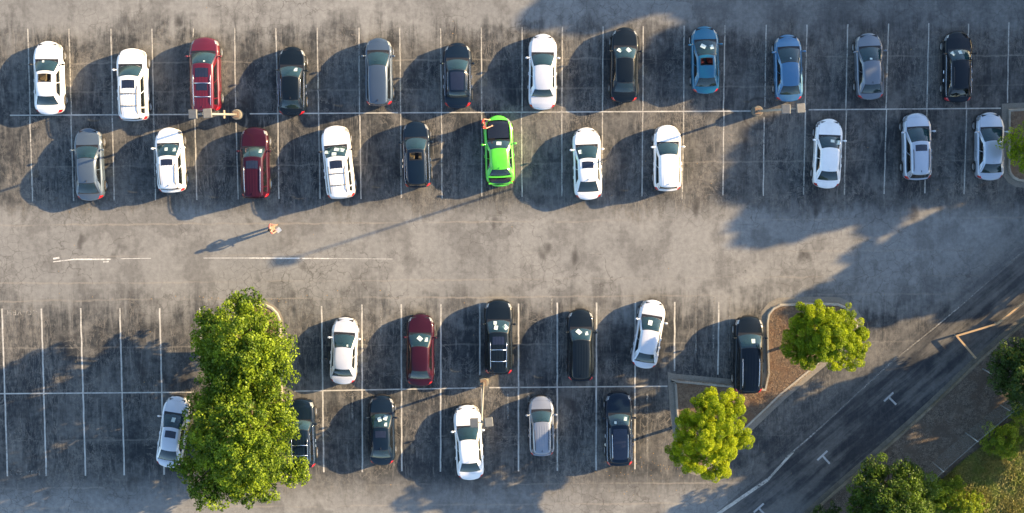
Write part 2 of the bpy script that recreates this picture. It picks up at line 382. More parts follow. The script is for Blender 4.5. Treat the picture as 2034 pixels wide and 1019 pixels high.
ground_text('CO-VEH', 44, 620.5, .48, math.pi, FAINT)
ground_text('CO-VEH', 50, 940, .48, 0, FAINT2)

CONC = rough_mat('kerb_concrete', (.30, .26, .20), (.40, .355, .285), 2.5, c3=(.25, .225, .185))
GUTTER = rough_mat('gutter_concrete', (.165, .148, .122), (.235, .21, .17), 2.0, c3=(.19, .165, .13))
MULCH = rough_mat('pine_straw_mulch', (.075, .050, .032), (.240, .165, .105), 5, bump=1., c3=(.17, .10, .058))
LEAFLIT = rough_mat('leaf_litter', (.040, .031, .022), (.165, .130, .095), 5, bump=1., c3=(.080, .060, .042))
GRASS = rough_mat('dry_grass', (.060, .070, .014), (.20, .17, .055), 5, bump=1., c3=(.085, .105, .022))
def island(outer_px, gut, kerbw, name_label, mulch=MULCH):
    P = [W(*p)[:2] for p in outer_px]; n = len(P)
    def off(d):
        out = []
        for i in range(n):
            a, p, b = Vector(P[i-1]), Vector(P[i]), Vector(P[(i+1) % n])
            d1 = (p-a).normalized(); d2 = (b-p).normalized(); n1 = Vector((-d1.y, d1.x)); n2 = Vector((-d2.y, d2.x))
            m = (n1+n2).normalized(); k = 1/max(.35, m.dot(n1)); out.append(p+m*k*d)
        return out
    A = sum(Vector(P[i]).cross(Vector(P[(i+1) % n])) for i in range(n)) if False else sum(P[i][0]*P[(i+1) % n][1]-P[(i+1) % n][0]*P[i][1] for i in range(n))
    s = 1 if A > 0 else -1
    rings = [(0, .006), (gut*s, .014), (gut*s, .014), ((gut+.03)*s, .13), ((gut+.05)*s, .145), ((gut+kerbw)*s, .145), ((gut+kerbw)*s, .06)]
    V = []; 
    for d, z in rings: V += [(q.x, q.y, z) for q in off(d)]
    root = mesh('kerb', V[2*n:], [(r*n+i, r*n+(i+1) % n, (r+1)*n+(i+1) % n, (r+1)*n+i) for r in range(4) for i in range(n)], CONC, smooth=False)
    tag(root, kind='structure')
    tag(mesh('gutter', V[:2*n], [(i, (i+1) % n, n+(i+1) % n, n+i) for i in range(n)], GUTTER, smooth=False), kind='structure')
    tag(sheet('mulch_bed', [(q.x, q.y) for q in off((gut+kerbw-.01)*s)], .11, mulch), kind='structure')
island([(1326, 738), (1337, 742), (1400, 748), (1508, 758), (1512, 740), (1510, 690), (1509.5, 640), (1513, 618), (1527, 601), (1546, 591.5), (1600, 589.5), (1645, 589.5), (1668, 590.6), (1687, 599), (1704, 617), (1714, 634), (1716, 650), (1704, 669), (1649, 719), (1560, 792), (1492, 857), (1430, 917), (1405, 938), (1385, 945), (1366, 939), (1350, 922), (1342, 900), (1331, 822)], .40, .16, '')
island([(1990, 206), (2110, 200), (2115, 372), (2034, 373), (2018, 371), (2003, 363), (1993, 350), (1989, 335)], .38, .16, '')
island([(478, 640), (480, 618), (492, 604), (512, 597), (530, 599), (544, 606), (556, 618), (563, 634), (566, 780), (570, 930), (562, 948), (545, 958), (510, 958), (490, 948), (482, 930)], .16, .15, '')
# road edge: gutter and kerb
edge_px = [(2240, 470), (2120, 558), (2034, 630), (1985, 671), (1939, 711), (1868, 780), (1780, 861), (1680, 947), (1604, 1015), (1500, 1110)]
edge = resample(smooth_line([tuple(W(*p)[:2]) for p in edge_px], 2), .8)
cl = [(p.x, p.y) for p in edge]
def profile_strip(name, cl, prof, mat):
    V = []; Q = []; k = len(prof)
    for j, (o_, z) in enumerate(prof):
        for x0, y0, _, _ in strip_pts(cl, o_, o_): V.append((x0, y0, z))
    n = len(cl)
    for j in range(k-1):
        for i in range(n-1): Q.append((j*n+i, j*n+i+1, (j+1)*n+i+1, (j+1)*n+i))
    return tag(mesh(name, V, Q, mat, smooth=False), kind='structure')
profile_strip('gutter', cl, [(-.14, .006), (-.05, .006), (.0, .008), (.20, .012)], rough_mat('weathered_gutter_concrete', (.085, .075, .055), (.15, .13, .098), 1.8))
profile_strip('kerb', cl, [(.20, .012), (.22, .12), (.25, .14), (.36, .14), (.36, .05)], rough_mat('weathered_kerb_concrete', (.13, .105, .070), (.22, .185, .13), 2.2, c3=(.10, .08, .05)))
ks = strip_pts(cl, .355, .355); bank = [(a, b) for a, b, _, _ in ks]
far = [tuple(W(1460, 1180)[:2]), tuple(W(2600, 1180)[:2]), tuple(W(2600, 300)[:2]), tuple(W(2300, 420)[:2])]
tag(sheet('leaf_litter_bank', bank+far, .10, LEAFLIT), kind='structure')
gp = [(1800, 1120), (1830, 1010), (1868, 952), (1905, 918), (1950, 884), (2010, 832), (2060, 785), (2200, 700), (2500, 620), (2600, 1180)]
tag(sheet('grass', [tuple(W(*p)[:2]) for p in gp], .13, GRASS), kind='structure')
gv = [(2110, -60), (2600, -700), (3000, -700), (3000, 430), (2420, 395), (2160, 350), (2125, 180)]
tag(sheet('grass_verge', [tuple(W(*p)[:2]) for p in gv], .02, GRASS), kind='structure')

# ------------------------------------------------------------------ cars
def lerp(a, b, t): return a+(b-a)*t
_wh = {}
def wheel_meshes(r):
    if r in _wh: return _wh[r]
    t = MB().lathe([(r*.62, -.10), (r*.90, -.115), (r*.98, -.09), (r, 0), (r*.98, .09), (r*.90, .115), (r*.62, .10)], 22, 'X')
    m1 = bpy.data.meshes.new('tyre'); m1.from_pydata(t.V, [], t.F); m1.materials.append(RUBBER)
    k = MB().lathe([(r*.64, .085), (r*.66, .105), (r*.60, .10), (r*.56, .05)], 22, 'X'); k.lathe([(.0, .085), (.06, .085), (.065, .06)], 12, 'X')
    for i in range(5):
        a = 2*math.pi*i/5; M = Matrix.Rotation(a, 3, 'X'); k.box(M @ Vector((.07, 0, r*.33)), (.03, .085, r*.6), M)
    m2 = bpy.data.meshes.new('rim'); m2.from_pydata(k.V, [], k.F); m2.materials.append(RIM)
    d = MB().lathe([(0, .02), (r*.6, .02)], 18, 'X'); m3 = bpy.data.meshes.new('wheel'); m3.from_pydata(d.V, [], d.F); m3.materials.append(TRIM)
    _wh[r] = (m1, m2, m3); return _wh[r]

PROF = {  # z of shoulder at: front, 0.3 m back, cowl, mid, rear glass foot, tail ; roof z ; roof half width ratio ; rear kind
 'sedan': dict(z=(.62, .76, .93, .93, 1.00, .88), roof=1.45, wr=.665, W=1.84, c=.60, cr=.70, hood=.05, rw=.335),
 'coupe': dict(z=(.66, .80, .95, .95, 1.03, .92), roof=1.37, wr=.62, W=1.88, c=.56, cr=.66, hood=.06, rw=.35),
 'suv':   dict(z=(.78, .95, 1.10, 1.08, 1.08, .98), roof=1.74, wr=.70, W=1.93, c=.70, cr=.82, hood=.05, rw=.37),
 'cross': dict(z=(.74, .90, 1.04, 1.03, 1.03, .95), roof=1.64, wr=.68, W=1.86, c=.62, cr=.78, hood=.05, rw=.35),
 'wagon': dict(z=(.66, .82, .97, .96, .98, .90), roof=1.50, wr=.67, W=1.82, c=.62, cr=.76, hood=.05, rw=.335)}

def car(name, label, cat, px, py, Lpx, ang, typ, paint, fr, o_='', seat='grey', Wd=None, papers=(), trimcol=None, glow=None):
    opts = set(o_.split()); P = dict(PROF[typ]); Wd = Wd or P['W']; w2 = Wd/2
    a0 = W(px, py-Lpx/2, .6); a1 = W(px, py+Lpx/2, .6); L = (a0-a1).length
    c = W(px, py, .6)
    root = empty(name, (c.x, c.y, 0), R(ang)); tag(root, label, cat, 'cars parked in the stalls')
    dyf = (py-210)/H/Lpx
    fc, ff, frr, frd = fr[0]-dyf*.45, fr[1]-dyf*(P['roof']-.65), fr[2]-dyf*(P['roof']-.65), fr[3]-dyf*.45
    Y = lambda f: L/2-f*L
    yc, yrf, yrr, yrd = Y(fc), Y(ff), Y(frr), Y(frd)
    back = typ in ('suv', 'cross', 'wagon')
    if back: yrd = min(yrd, yrr-.10)
    bf, br = .14, (.08 if back else .11)
    yf, yb = L/2-bf-.04, -L/2+br+.04
    zk = P['z']; ys = [yb-.3, yb+.02, yb+.28, yrd if yrd > yb+.4 else yb+.41, 0, yc, yf-.35, yf]
    zs = [zk[5]-.02, zk[5], lerp(zk[5], zk[4], .8), zk[4], zk[3], zk[2], zk[1], zk[0]]
    def zt(y): return float(np.interp(y, ys, zs))
    def hw(y):
        v = 1.0
        tf = (yf-y)/.95; tr = (y-yb)/.65
        if tf < 1: v = min(v, P['c']+(1-P['c'])*math.sqrt(max(0, 1-(1-max(tf, 0))**2.2)))
        if tr < 1: v = min(v, P['cr']+(1-P['cr'])*math.sqrt(max(0, 1-(1-max(tr, 0))**2.2)))
        v *= 1-.025*math.exp(-((y-.1)/.7)**2)
        return v*w2
    rw = P['rw']; wyf = yf-.80+.04; wyr = yb+.80
    if L < 4.5: wyf += .06; wyr -= .06
    def arch(y):
        z = 0
        for wy in (wyf, wyr):
            d = abs(y-wy); rr = rw+.055
            if d < rr: z = max(z, rw+math.sqrt(rr*rr-d*d))
        return z
    st = list(np.linspace(yb, yf, 64))
    zlow = .19 if not back else .23
    cr_ = P['hood']
    def section(y, w, zz):
        hcr = cr_ if y > yc-.3 or y < yrd+.2 else cr_
        h = [(.93, zlow), (.985, zlow+.12), (1.0, zlow+.34), (.993, zz-.26), (.975, zz-.10), (.90, zz-.01), (.80, zz+.015), (.62, zz+hcr*.45), (.30, zz+hcr*.95), (0, zz+hcr)]
        az = arch(y); out = []
        for k, (fx, z) in enumerate(h):
            if az and k <= 3: z = max(z, min(az, zz-.16)); fx = fx if k < 3 else fx+.006
            out.append((fx*w, z))
        return out
    NJ = 19; V = []; secs = []
    def put(y, w, zz, sq=1.0, zmid=.5, yo=0):
        s = section(y, w, zz); row = []
        for sgn, seq in ((-1, s), (1, s[-2::-1])):
            for x, z in seq:
                u = x/max(w, .01)
                tfe = max(0, 1-(yf-y)/.9); tre = max(0, 1-(y-yb)/.7)
                yy = y+bf*(1-u*u)*tfe-br*(1-u*u)*tre
                row.append((sgn*x*(.94 if sq < 1 else 1), yy+yo, zmid+(z-zmid)*sq))
        return row
    rows = [put(yb, hw(yb), zt(yb), .80, .55, -.045)]+[put(y, hw(y), zt(y)) for y in st]+[put(yf, hw(yf), zt(yf), .78, .45, .045)]
    yrow = [yb-.05]+st+[yf+.05]; V = [p for r in rows for p in r]
    B = {}
    def addf(part, f): B.setdefault(part, []).append(f)
    NR = len(rows)
    ycow, ydeck = yc-.12, yrd+.10
    for i in range(NR-1):
        ym = (yrow[i]+yrow[i+1])/2
        for j in range(NJ-1):
            f = (i*NJ+j, i*NJ+j+1, (i+1)*NJ+j+1, (i+1)*NJ+j); jj = min(j, NJ-2-j)
            part = 'body'
            if jj >= 5:
                if ydeck < ym < ycow and jj >= 5: part = 'dash' if (ym > yc-.62 or (not back and ym < ydeck+.25)) and jj >= 6 else ('body' if jj == 5 and False else None)
                elif ycow <= ym < yc+.02 and jj >= 6: part = 'cowl'
                elif ym >= yc+.02 and ym < yf-.20 and jj >= 6: part = 'hood'
                elif ym <= yrd-.03 and ym > yb+.10 and not back and jj >= 6: part = 'trunk_lid'
                elif back and ym <= yrd+.1 and jj >= 6 and ym > yb: part = 'tailgate'
                if jj == 5 and part is None: part = 'body'
            if jj in (3, 4) and yf-.38 < ym < yf-.04: part = 'headlight'+('L' if j < 9 else 'R')
            if jj == 5 and yf-.30 < ym < yf-.04: part = 'headlight'+('L' if j < 9 else 'R')
            if jj in ((3, 4, 5) if back else (3, 4, 5)) and yb-.01 < ym < yb+(.20 if back else .22): part = 'tail'+('L' if j < 9 else 'R')
            if jj in (1, 2, 3) and not arch(ym):
                ymid = (yc+yrd)/2-.05; 
                if ymid < ym < min(yc-.10, wyf-rw-.06): part = 'doorF'+('L' if j < 9 else 'R')
                elif max(wyr+rw+.02, ymid-1.15) < ym < ymid and typ != 'coupe': part = 'doorB'+('L' if j < 9 else 'R')
            if i == NR-2 and jj in (2, 3, 4) : part = 'body'
            if part: addf(part, f)
    # end caps
    addf('body', tuple(range(NJ-1, -1, -1)))
    k = (NR-1)*NJ; fr_ring = [k+j for j in range(NJ)]; addf('body', tuple(fr_ring))
    def emit(nm, fs, mat, parent=root, scale=None, dz=0, smooth=True):
        used = sorted({i for f in fs for i in f}); mp_ = {a: b for b, a in enumerate(used)}; vv = [V[i] for i in used]
        if scale:
            cx = sum(v[0] for v in vv)/len(vv); cy = sum(v[1] for v in vv)/len(vv)
            vv = [(cx+(v[0]-cx)*scale[0], cy+(v[1]-cy)*scale[1], v[2]+dz) for v in vv]
        ob = mesh(nm, vv, [tuple(mp_[i] for i in f) for f in fs], mat, parent, smooth)
        return ob
    green = 'open' in opts
    emit('body', B['body'], paint)
    if green:
        hd = emit('hood', B['hood'], plain('black_hood_paint', (.008, .008, .01), .25, coat=1), scale=(.90, .86), dz=.10)
        hd['label'] = 'raised black hood'
    else: emit('hood', B['hood'], paint, scale=(.990, .988), dz=.004)
    if 'trunk_lid' in B:
        if green:
            tl = emit('trunk_lid', B['trunk_lid'], plain('black_hood_paint', (.008, .008, .01), .25, coat=1), scale=(.86, .60), dz=.12); tl['label'] = 'open black trunk lid'
        else: emit('trunk_lid', B['trunk_lid'], paint, scale=(.99, .975), dz=.004)
    if 'tailgate' in B: emit('tailgate', B['tailgate'], paint, scale=(.992, .99), dz=.002)
    emit('cowl_trim', B['cowl'], BLACKP, dz=0)
    dsh = emit('dashboard', B['dash'], DASH)
    for s_ in 'LR':
        emit('headlight', B['headlight'+s_], LAMPG, scale=(1.004, 1.0), dz=.002)
        emit('tail_light', B['tail'+s_], TAILR, scale=(1.004, 1.0), dz=.002)
        sx = -1 if s_ == 'L' else 1
        for dk in ('doorF', 'doorB'):
            if dk+s_ in B:
                d_ = emit('door', B[dk+s_], paint, scale=(1.0, .988))
                yv = [V[i][1] for f in B[dk+s_] for i in f]; yh = min(yv)+.16
                MB().box((sx*(hw(yh)+.018), yh, zt(yh)-.20), (.04, .20, .035), bev=.01).build('door_handle', CHROME if 'chrome' in opts else paint, d_)
    # dark tray below: wheel wells, engine bay, floor
    MB().box((0, (wyf+wyr)/2, .43), (Wd*.80, (wyf-wyr)+.75, .30)).build('underbody', BLACKP, root)
    MB().box((0, (yf+wyf)/2-.1, .50), (Wd*.60, .95, .42)).build('engine_block', BLACKP, root)
    # grille and bumper intake on the nose, plate recess on the tail
    gz = (zt(yf)-.10)
    gm = MB(); nx_ = 9; wg = hw(yf)*.62
    for zz0, zz1 in ((gz-.20, gz), (gz-.36, gz-.25)):
        Vg = []
        for a in range(nx_):
            u = -1+2*a/(nx_-1); yy = yf+.052+bf*(1-(u*.62)**2)
            Vg += [(u*wg, yy, zz0), (u*wg, yy, zz1), (u*wg, yy-.10, zz1+.02)]
        gm.add(Vg, [(3*a+q, 3*a+3+q, 3*a+4+q, 3*a+1+q) for a in range(nx_-1) for q in (0, 1)])
    gm.build('grille', CHROME if 'chromegrille' in opts else BLACKP, root)
    MB().box((0, yb-br-.03, .62), (.34, .02, .15)).build('licence_plate', PAPER, root)
    # ---- cabin surfaces
    zr = P['roof']; wr = P['wr']*w2; N = 22
    kf = .20
    def wb(y): return hw(y)*.885
    def zb(y): return zt(y)-.015
    yAc = yc-kf; yCc = yrd+ (.10 if not back else .06)
    def base_f(u): 
        y = yc-kf*abs(u)**2.2; return Vector((u*wb(yAc), y, zb(y)+cr_*.9*(1-u*u)))
    def base_r(u):
        y = yrd+(yCc-yrd)*u*u; return Vector((u*wb(yCc)*(1.0 if not back else .97), y, zb(y)+cr_*.9*(1-u*u)))
    crn = .045
    def zroof(t):  # t 0 front ->1 rear
        if back: return zr-.075*(1-min(t/.35, 1))**2-.10*max(0, (t-.55)/.45)**2
        return zr-.07*(1-min(t/.5, 1))**2-.10*max(0, (t-.5)/.5)**2
    def wroof(t): return wr*(1+.03*math.sin(math.pi*t)-.05*t*(1 if not back else .8))
    cyf, cyr = .10, (.05 if not back else .07)
    def roof(u, t):
        ya = yrf-cyf*u*u; yb_ = yrr+cyr*u*u*(1 if not back else 1); y = lerp(ya, yb_, t)
        ridge = .006*(math.sin(u*22) > .2) if 'ribs' in opts and .08 < t < .94 and abs(u) < .75 else 0
        drop = -.035*max(0, abs(u)-.86)/.14
        return Vector((u*wroof(t), y, zroof(t)+crn*(1-u*u)+ridge+drop-.035*abs(u)**8))
    def wsh(u, v):
        p = base_f(u).lerp(roof(u, 0), v); p.z += .045*math.sin(math.pi*v)*(1-.5*u*u); return p
    def rgl(u, v):
        p = base_r(u).lerp(roof(u, 1), v); p.z += (.05 if not back else .02)*math.sin(math.pi*v)
        if back: p.y -= .03*math.sin(math.pi*v)
        return p
    def side(sg, t, v):
        y = lerp(yAc, yCc, t); b0 = Vector((sg*wb(y), y, zb(y)-.01)); tt = roof(sg, t)
        if t < 1e-6: b0 = base_f(sg)
        if t > 1-1e-6: b0 = base_r(sg)
        p = b0.lerp(tt, v); p.x += sg*.035*math.sin(math.pi*v)*min(1, min(t, 1-t)*8+.0); return p
    def patch(f, us, vs, keep, nm, mat, off=0.0, flip=False, parent=root):
        Vp = []; g_ = []
        for a in us:
            for b in vs: Vp.append(f(a, b))
        nv = len(vs); Q = []
        for i in range(len(us)-1):
            for j in range(len(vs)-1):
                if keep((us[i]+us[i+1])/2, (vs[j]+vs[j+1])/2):
                    q = (i*nv+j, (i+1)*nv+j, (i+1)*nv+j+1, i*nv+j+1); Q.append(q[::-1] if flip else q)
        us_ = sorted({k for q in Q for k in q}); mm_ = {a: b for b, a in enumerate(us_)}
        return [Vp[k] for k in us_], [tuple(mm_[k] for k in q) for q in Q]
    frame = MB()
    def grid(lo, hi, n, extra=()): return sorted(set([round(x, 5) for x in np.linspace(lo, hi, n)]+list(extra)))
    uw, v0, v1 = .93, .03, .955
    us = grid(-1, 1, 13, (-uw, uw, -.89, .89)); vs = grid(0, 1, 7, (v0, v1, .07, .92))
    inw = lambda u, v: abs(u) < uw and v0 < v < v1
    ing = lambda u, v: abs(u) < .89 and .07 < v < .92
    Vp, Q = patch(wsh, us, vs, lambda u, v: not inw(u, v), '', None); frame.add(Vp, Q)
    ws_ = mesh('windshield', *patch(wsh, us, vs, ing, '', None), GLASS, root)
    mesh('seal', *patch(wsh, us, vs, lambda u, v: inw(u, v) and not ing(u, v), '', None), BLACKP, ws_)
    ur = .86 if not back else .88
    us2 = grid(-1, 1, 11, (-ur, ur, -.80, .80)); ing2 = lambda u, v: abs(u) < .80 and .09 < v < .90
    vs2_ = grid(0, 1, 6, (.04, .95, .09, .90)); inr = lambda u, v: abs(u) < ur and .04 < v < .95
    Vp, Q = patch(rgl, us2, vs2_, lambda u, v: not inr(u, v), '', None, flip=True); frame.add(Vp, [q[::-1] for q in Q])
    rw_ = mesh('rear_window', *patch(rgl, us2, vs2_, ing2, '', None), REARGL if not back else SIDEGL, root)
    mesh('seal', *patch(rgl, us2, vs2_, lambda u, v: inr(u, v) and not ing2(u, v), '', None), BLACKP, rw_)
    tA, tB = (.10, .90) if back else (.11, .86)
    pil = (.46, .48) if not back else (.42, .44)
    pil2 = (.76, .785) if typ in ('suv',) else None
    tg = grid(0, 1, 15, (tA, tB, *pil)+(pil2 or ())); vg = grid(0, 1, 6, (.07, .86))
    def inside(t, v): return tA < t < tB and .07 < v < .86 and not (pil[0] < t < pil[1]) and not (pil2 and pil2[0] < t < pil2[1])
    for sg in (-1, 1):
        f = lambda t, v: side(sg, t, v)
        Vp, Q = patch(f, tg, vg, lambda t, v: not inside(t, v), '', None); frame.add(Vp, Q)
        rngs = [(tA, pil[0]), (pil[1], pil2[0] if pil2 else tB)]+([(pil2[1], tB)] if pil2 else [])
        for lo, hi in rngs:
            mesh('side_window', *patch(f, tg, vg, lambda t, v: inside(t, v) and lo < t < hi, '', None), SIDEGL, root)
    # roof, with its ribs or its sunroof
    pan = 'panoroof' in opts
    rp = [roof(u, t) for u in grid(-1, 1, 41) for t in grid(0, 1, 15)]; nt_ = 15; nu_ = len(grid(-1, 1, 41))
    op = 'sropen' in opts
    sru, srt = .60, ((.12, .42) if not back else (.09, .29))
    if 'srsmall' in opts: sru = .46
    if pan: sru, srt = .70, (.08, .92)
    us3 = grid(-1, 1, 41, (-sru, sru)); ts3 = grid(0, 1, 15, srt)
    insr = lambda u, t: abs(u) < sru and srt[0] < t < srt[1]
    Vp, Q = patch(roof, us3, ts3, lambda u, t: not (op and insr(u, t)), '', None)
    ro = mesh('roof', Vp, Q, paint if not pan else paint, root)
    if 'sr' in opts or pan or op:
        if not op:
            g3 = lambda u, t: roof(u, t)+Vector((0, 0, .008))
            mesh('sunroof', *patch(g3, us3, ts3, insr, '', None), DARKGL, root)
        else:
            tk = lambda u, t: roof(u, t)+Vector((0, 0, .014))
            us4 = grid(-1, 1, 21, (-sru, sru, -sru-.08, sru+.08)); ts4 = grid(0, 1, 15, (srt[0], srt[1], srt[0]-.025, srt[1]+.02))
            mesh('sunroof', *patch(tk, us4, ts4, lambda u, t: (abs(u) < sru+.08 and srt[0]-.025 < t < srt[1]+.02) and not insr(u, t), '', None), BLACKP, root)
    frame.build('pillars', paint, root, True)
    if 'rails' in opts or 'silverrails' in opts:
        rm_ = CHROME if 'silverrails' in opts else TRIM
        for sg in (-1, 1):
            MB().tube([roof(sg*.80, t)+Vector((0, 0, .05 if 0 < i < 7 else .0)) for i, t in enumerate(np.linspace(.22, .93, 8))], .022, 6).build('roof_rail', rm_, root, True)
        if 'bars' in opts:
            for t in (.42, .72):
                MB().tube([roof(-.80, t)+Vector((0, 0, .06)), roof(0, t)+Vector((0, 0, .045)), roof(.80, t)+Vector((0, 0, .06))], .022, 6).build('crossbar', rm_ if 'silverrails' in opts else BLACKP, root, True)
    if 'dsr' in opts:   # second glass panel behind the first
        g3 = lambda u, t: roof(u, t)+Vector((0, 0, .009)); uu = grid(-.5, .5, 9); t2 = grid(.42, .58, 4)
        mesh('sunroof', *patch(g3, uu, t2, lambda u, t: True, '', None), DARKGL, root)
    if 'fin' in opts:
        p = roof(0, .93); MB().add([(p.x-.02, p.y-.06, p.z), (p.x+.02, p.y-.06, p.z), (p.x+.02, p.y+.09, p.z), (p.x-.02, p.y+.09, p.z), (p.x, p.y-.06, p.z+.07)], [(0, 1, 4), (1, 2, 4), (2, 3, 4), (3, 0, 4)]).build('antenna', paint if 'finpaint' in opts else BLACKP, root)
    if 'chrome' in opts:
        for sg in (-1, 1):
            MB().tube([side(sg, t, .035)+Vector((sg*.012, 0, .0)) for t in np.linspace(.05, .98, 14)], .015, 5).build('window_trim', CHROME, root, True)
            MB().tube([side(sg, t, .95)+Vector((sg*.012, 0, .0)) for t in np.linspace(.05, .95, 14)], .012, 5).build('window_trim', CHROME, root, True)
    if 'spoiler' in opts:
        MB().box((0, yb+.07, zt(yb+.1)+.085), (Wd*.78, .17, .035), bev=.012).build('spoiler', paint, root)
    if back:
        sp = MB(); Vs = []
        for a in range(11):
            u = -.9+1.8*a/10; p = roof(u, 1.0); Vs += [(p.x, p.y+.03, p.z+.004), (p.x*.98, p.y-.10, p.z-.012), (p.x*.98, p.y-.09, p.z-.05)]
        sp.add(Vs, [(3*a+q, 3*a+1+q, 3*a+4+q, 3*a+3+q) for a in range(10) for q in (0, 1)]).build('spoiler', paint, root, True)
    # interior
    SM = SEATS[seat]; zf = .42; ysf = lerp(yAc, yCc, .42 if not back else .36); ysr = lerp(yAc, yCc, .74 if not back else .62)
    for sx in (-1, 1):
        s = MB().box((sx*w2*.40, ysf+.24, zf+.18), (.50, .50, .18), bev=.04)
        s.box((sx*w2*.40, ysf-.05, zf+.50), (.48, .14, .58), Matrix.Rotation(R(14), 3, 'X'), bev=.04).box((sx*w2*.40, ysf-.13, zf+.86), (.26, .09, .16), bev=.03)
        s.build('seat', SM, root)
    MB().box((0, ysr+.22, zf+.18), (Wd*.66, .50, .18), bev=.04).box((0, ysr-.06, zf+.45), (Wd*.66, .14, .50), Matrix.Rotation(R(16), 3, 'X'), bev=.04).build('rear_bench', SM, root)
    t_ = MB(); cpts = [(-w2*.40+.18*math.cos(a), yc-.62+.05*math.sin(a), zt(yc)-.02+.17*math.sin(a)) for a in np.linspace(0, 2*math.pi, 15)]
    t_.tube(cpts, .016, 6).build('steering_wheel', BLACKP, root, True)
    # wheels, mirrors
    m1, m2, m3 = wheel_meshes(rw)
    for sx in (-1, 1):
        for wy in (wyf, wyr):
            wo_ = bpy.data.objects.new('wheel', m3); ty = bpy.data.objects.new('tyre', m1); rm = bpy.data.objects.new('rim', m2)
            for q in (wo_, ty, rm): COL.objects.link(q)
            wo_.parent = root; ty.parent = wo_; rm.parent = wo_
            wo_.location = (sx*(w2-.075), wy, rw); wo_.rotation_euler = (0, 0, 0 if sx > 0 else math.pi)
        ym = yAc-.12
        mm = MB().ball((sx*(w2+.11), ym, zt(ym)+.10), (.115, .075, .075)); mm.box((sx*(w2-.01), ym+.01, zt(ym)+.055), (.16, .06, .03))
        mm.build('mirror', paint if 'darkmirror' not in opts else BLACKP, root, True)
    # extras of the opened coupe
    if green:
        EB = MB(); pc = plain('green_nose_paint', (.12, .62, .03), .35, coat=1)
        yn = yf-.33
        EB.box((0, yn, zt(yn)+.075), (.95, .16, .03), bev=.01); EB.build('radiator_support', pc, root)
        MB().box((0, yn+.05, zt(yn)+.105), (.16, .12, .04), bev=.01).build('hood_latch', BLACKP, root)
        for sx in (-1, 1): MB().box((sx*.33*Wd*.98, yn-.12, zt(yn)+.07), (.12, .34, .02), bev=.005).build('strut_tower', BLACKP, root)
        yb_t = yb+.30
        MB().box((0, yb_t, zt(yb_t)+.16), (Wd*.70, .15, .05), bev=.02).build('trunk_seal', BLACKP, root)
        MB().box((0, yb+.10, zt(yb)+.13), (Wd*.82, .13, .04), bev=.015).build('spoiler', paint, root)
        MB().box((0, yb+.18, zt(yb)+.14), (Wd*.62, .10, .012)).build('trunk_opening', BLACKP, root)
    if 'exhaust' in opts:
        for sx in (-.28, .22):
            MB().tube([(sx, yb-.02, .34), (sx, yb-br-.16, .32)], [.05, .055], 10, False).build('exhaust_tip', CHROME, root, True)
    # papers left lying on the dashboard
    for q, (u, v, sz, rot, lab) in enumerate(papers):
        p = wsh(u, v); p2 = wsh(u, v+.02); p.z += .012
        sl_ = math.atan2((p2-p).z+.012, -(p2-p).y)
        h = .5*sz
        M = Matrix.Rotation(R(ang), 4, 'Z') @ Matrix.Translation(p) @ Matrix.Rotation(-sl_, 4, 'X') @ Matrix.Rotation(R(rot), 4, 'Z')
        base = Matrix.Translation((c.x, c.y, 0))
        n_ = 4; Vq = [((a/n_-.5)*sz*.80, (b/n_-.5)*sz, .006*math.sin(a*1.3+b)) for a in range(n_+1) for b in range(n_+1)]
        ob = mesh('paper', [(base @ M) @ Vector(v_) for v_ in Vq], [(a*(n_+1)+b, (a+1)*(n_+1)+b, (a+1)*(n_+1)+b+1, a*(n_+1)+b+1) for a in range(n_) for b in range(n_)], PAPER)
        tag(ob, lab, 'paper', 'papers left behind windshields')
    return root

WHITE = car_paint((.80, .79, .77)); PEARL = car_paint((.60, .61, .64), .25); SILVER = car_paint((.42, .46, .52), .35); SILVER2 = car_paint((.34, .35, .39), .5)
GREY = car_paint((.070, .095, .125), .15); GREYL = car_paint((.125, .145, .175), .3); BLUEGREY = car_paint((.044, .066, .100), .15)
BLACK = car_paint((.003, .007, .012)); NAVY = car_paint((.003, .010, .022)); RED = car_paint((.105, .004, .012), .2); MAROON = car_paint((.030, .0035, .011), .15)
BLUE = car_paint((.004, .105, .19), .15); BLUE2 = car_paint((.045, .145, .27), .3); GREEN = car_paint((.10, .60, .025)); TANS = car_paint((.225, .245, .285), .3)

# --- top row
car('white_sedan', 'white sedan with its small sunroof open, leftmost of the top row', 'car', 98, 155, 146, 0, 'sedan', WHITE, (.25, .405, .74, .875), 'sropen darkmirror', 'tan', 1.9,
    papers=((-.25, .14, .17, 10, 'small yellowish sheet behind the windshield of the sunroofed white sedan at far left'),))
car('white_suv', 'white boxy SUV with dark sunroof and crossbars, second from left in the top row', 'car', 265, 168.5, 144, .5, 'suv', WHITE, (.226, .378, .948, .985), 'sr rails bars ribs', 'grey', 1.95)
car('red_suv', 'bright red SUV with two dark roof panels and silver crossbars, beside the left lamp post', 'car', 409, 148.5, 148, 0, 'suv', RED, (.19, .35, .965, .99), 'sr dsr silverrails bars ribs fin finpaint', 'grey', 1.97,
    papers=((.2, .80, .12, 80, 'scrap of paper in the windshield of the red SUV with two roof panels'),))
car('black_sedan', 'black rounded sedan with chrome window trim, between the red SUV and the blue grey wagon', 'car', 580.5, 162, 138, -1, 'sedan', BLACK, (.27, .43, .755, .90), 'chrome fin', 'tan', 1.84,
    papers=((.42, .32, .27, 2, 'white sheet in the windshield of the black sedan nearest the left lamp post'),))
car('grey_wagon', 'blue grey wagon with a plain long roof and dark tail, fifth in the top row', 'car', 753, 143, 135, 0, 'cross', BLUEGREY, (.195, .406, .95, .985), 'fin', 'tan', 1.80)
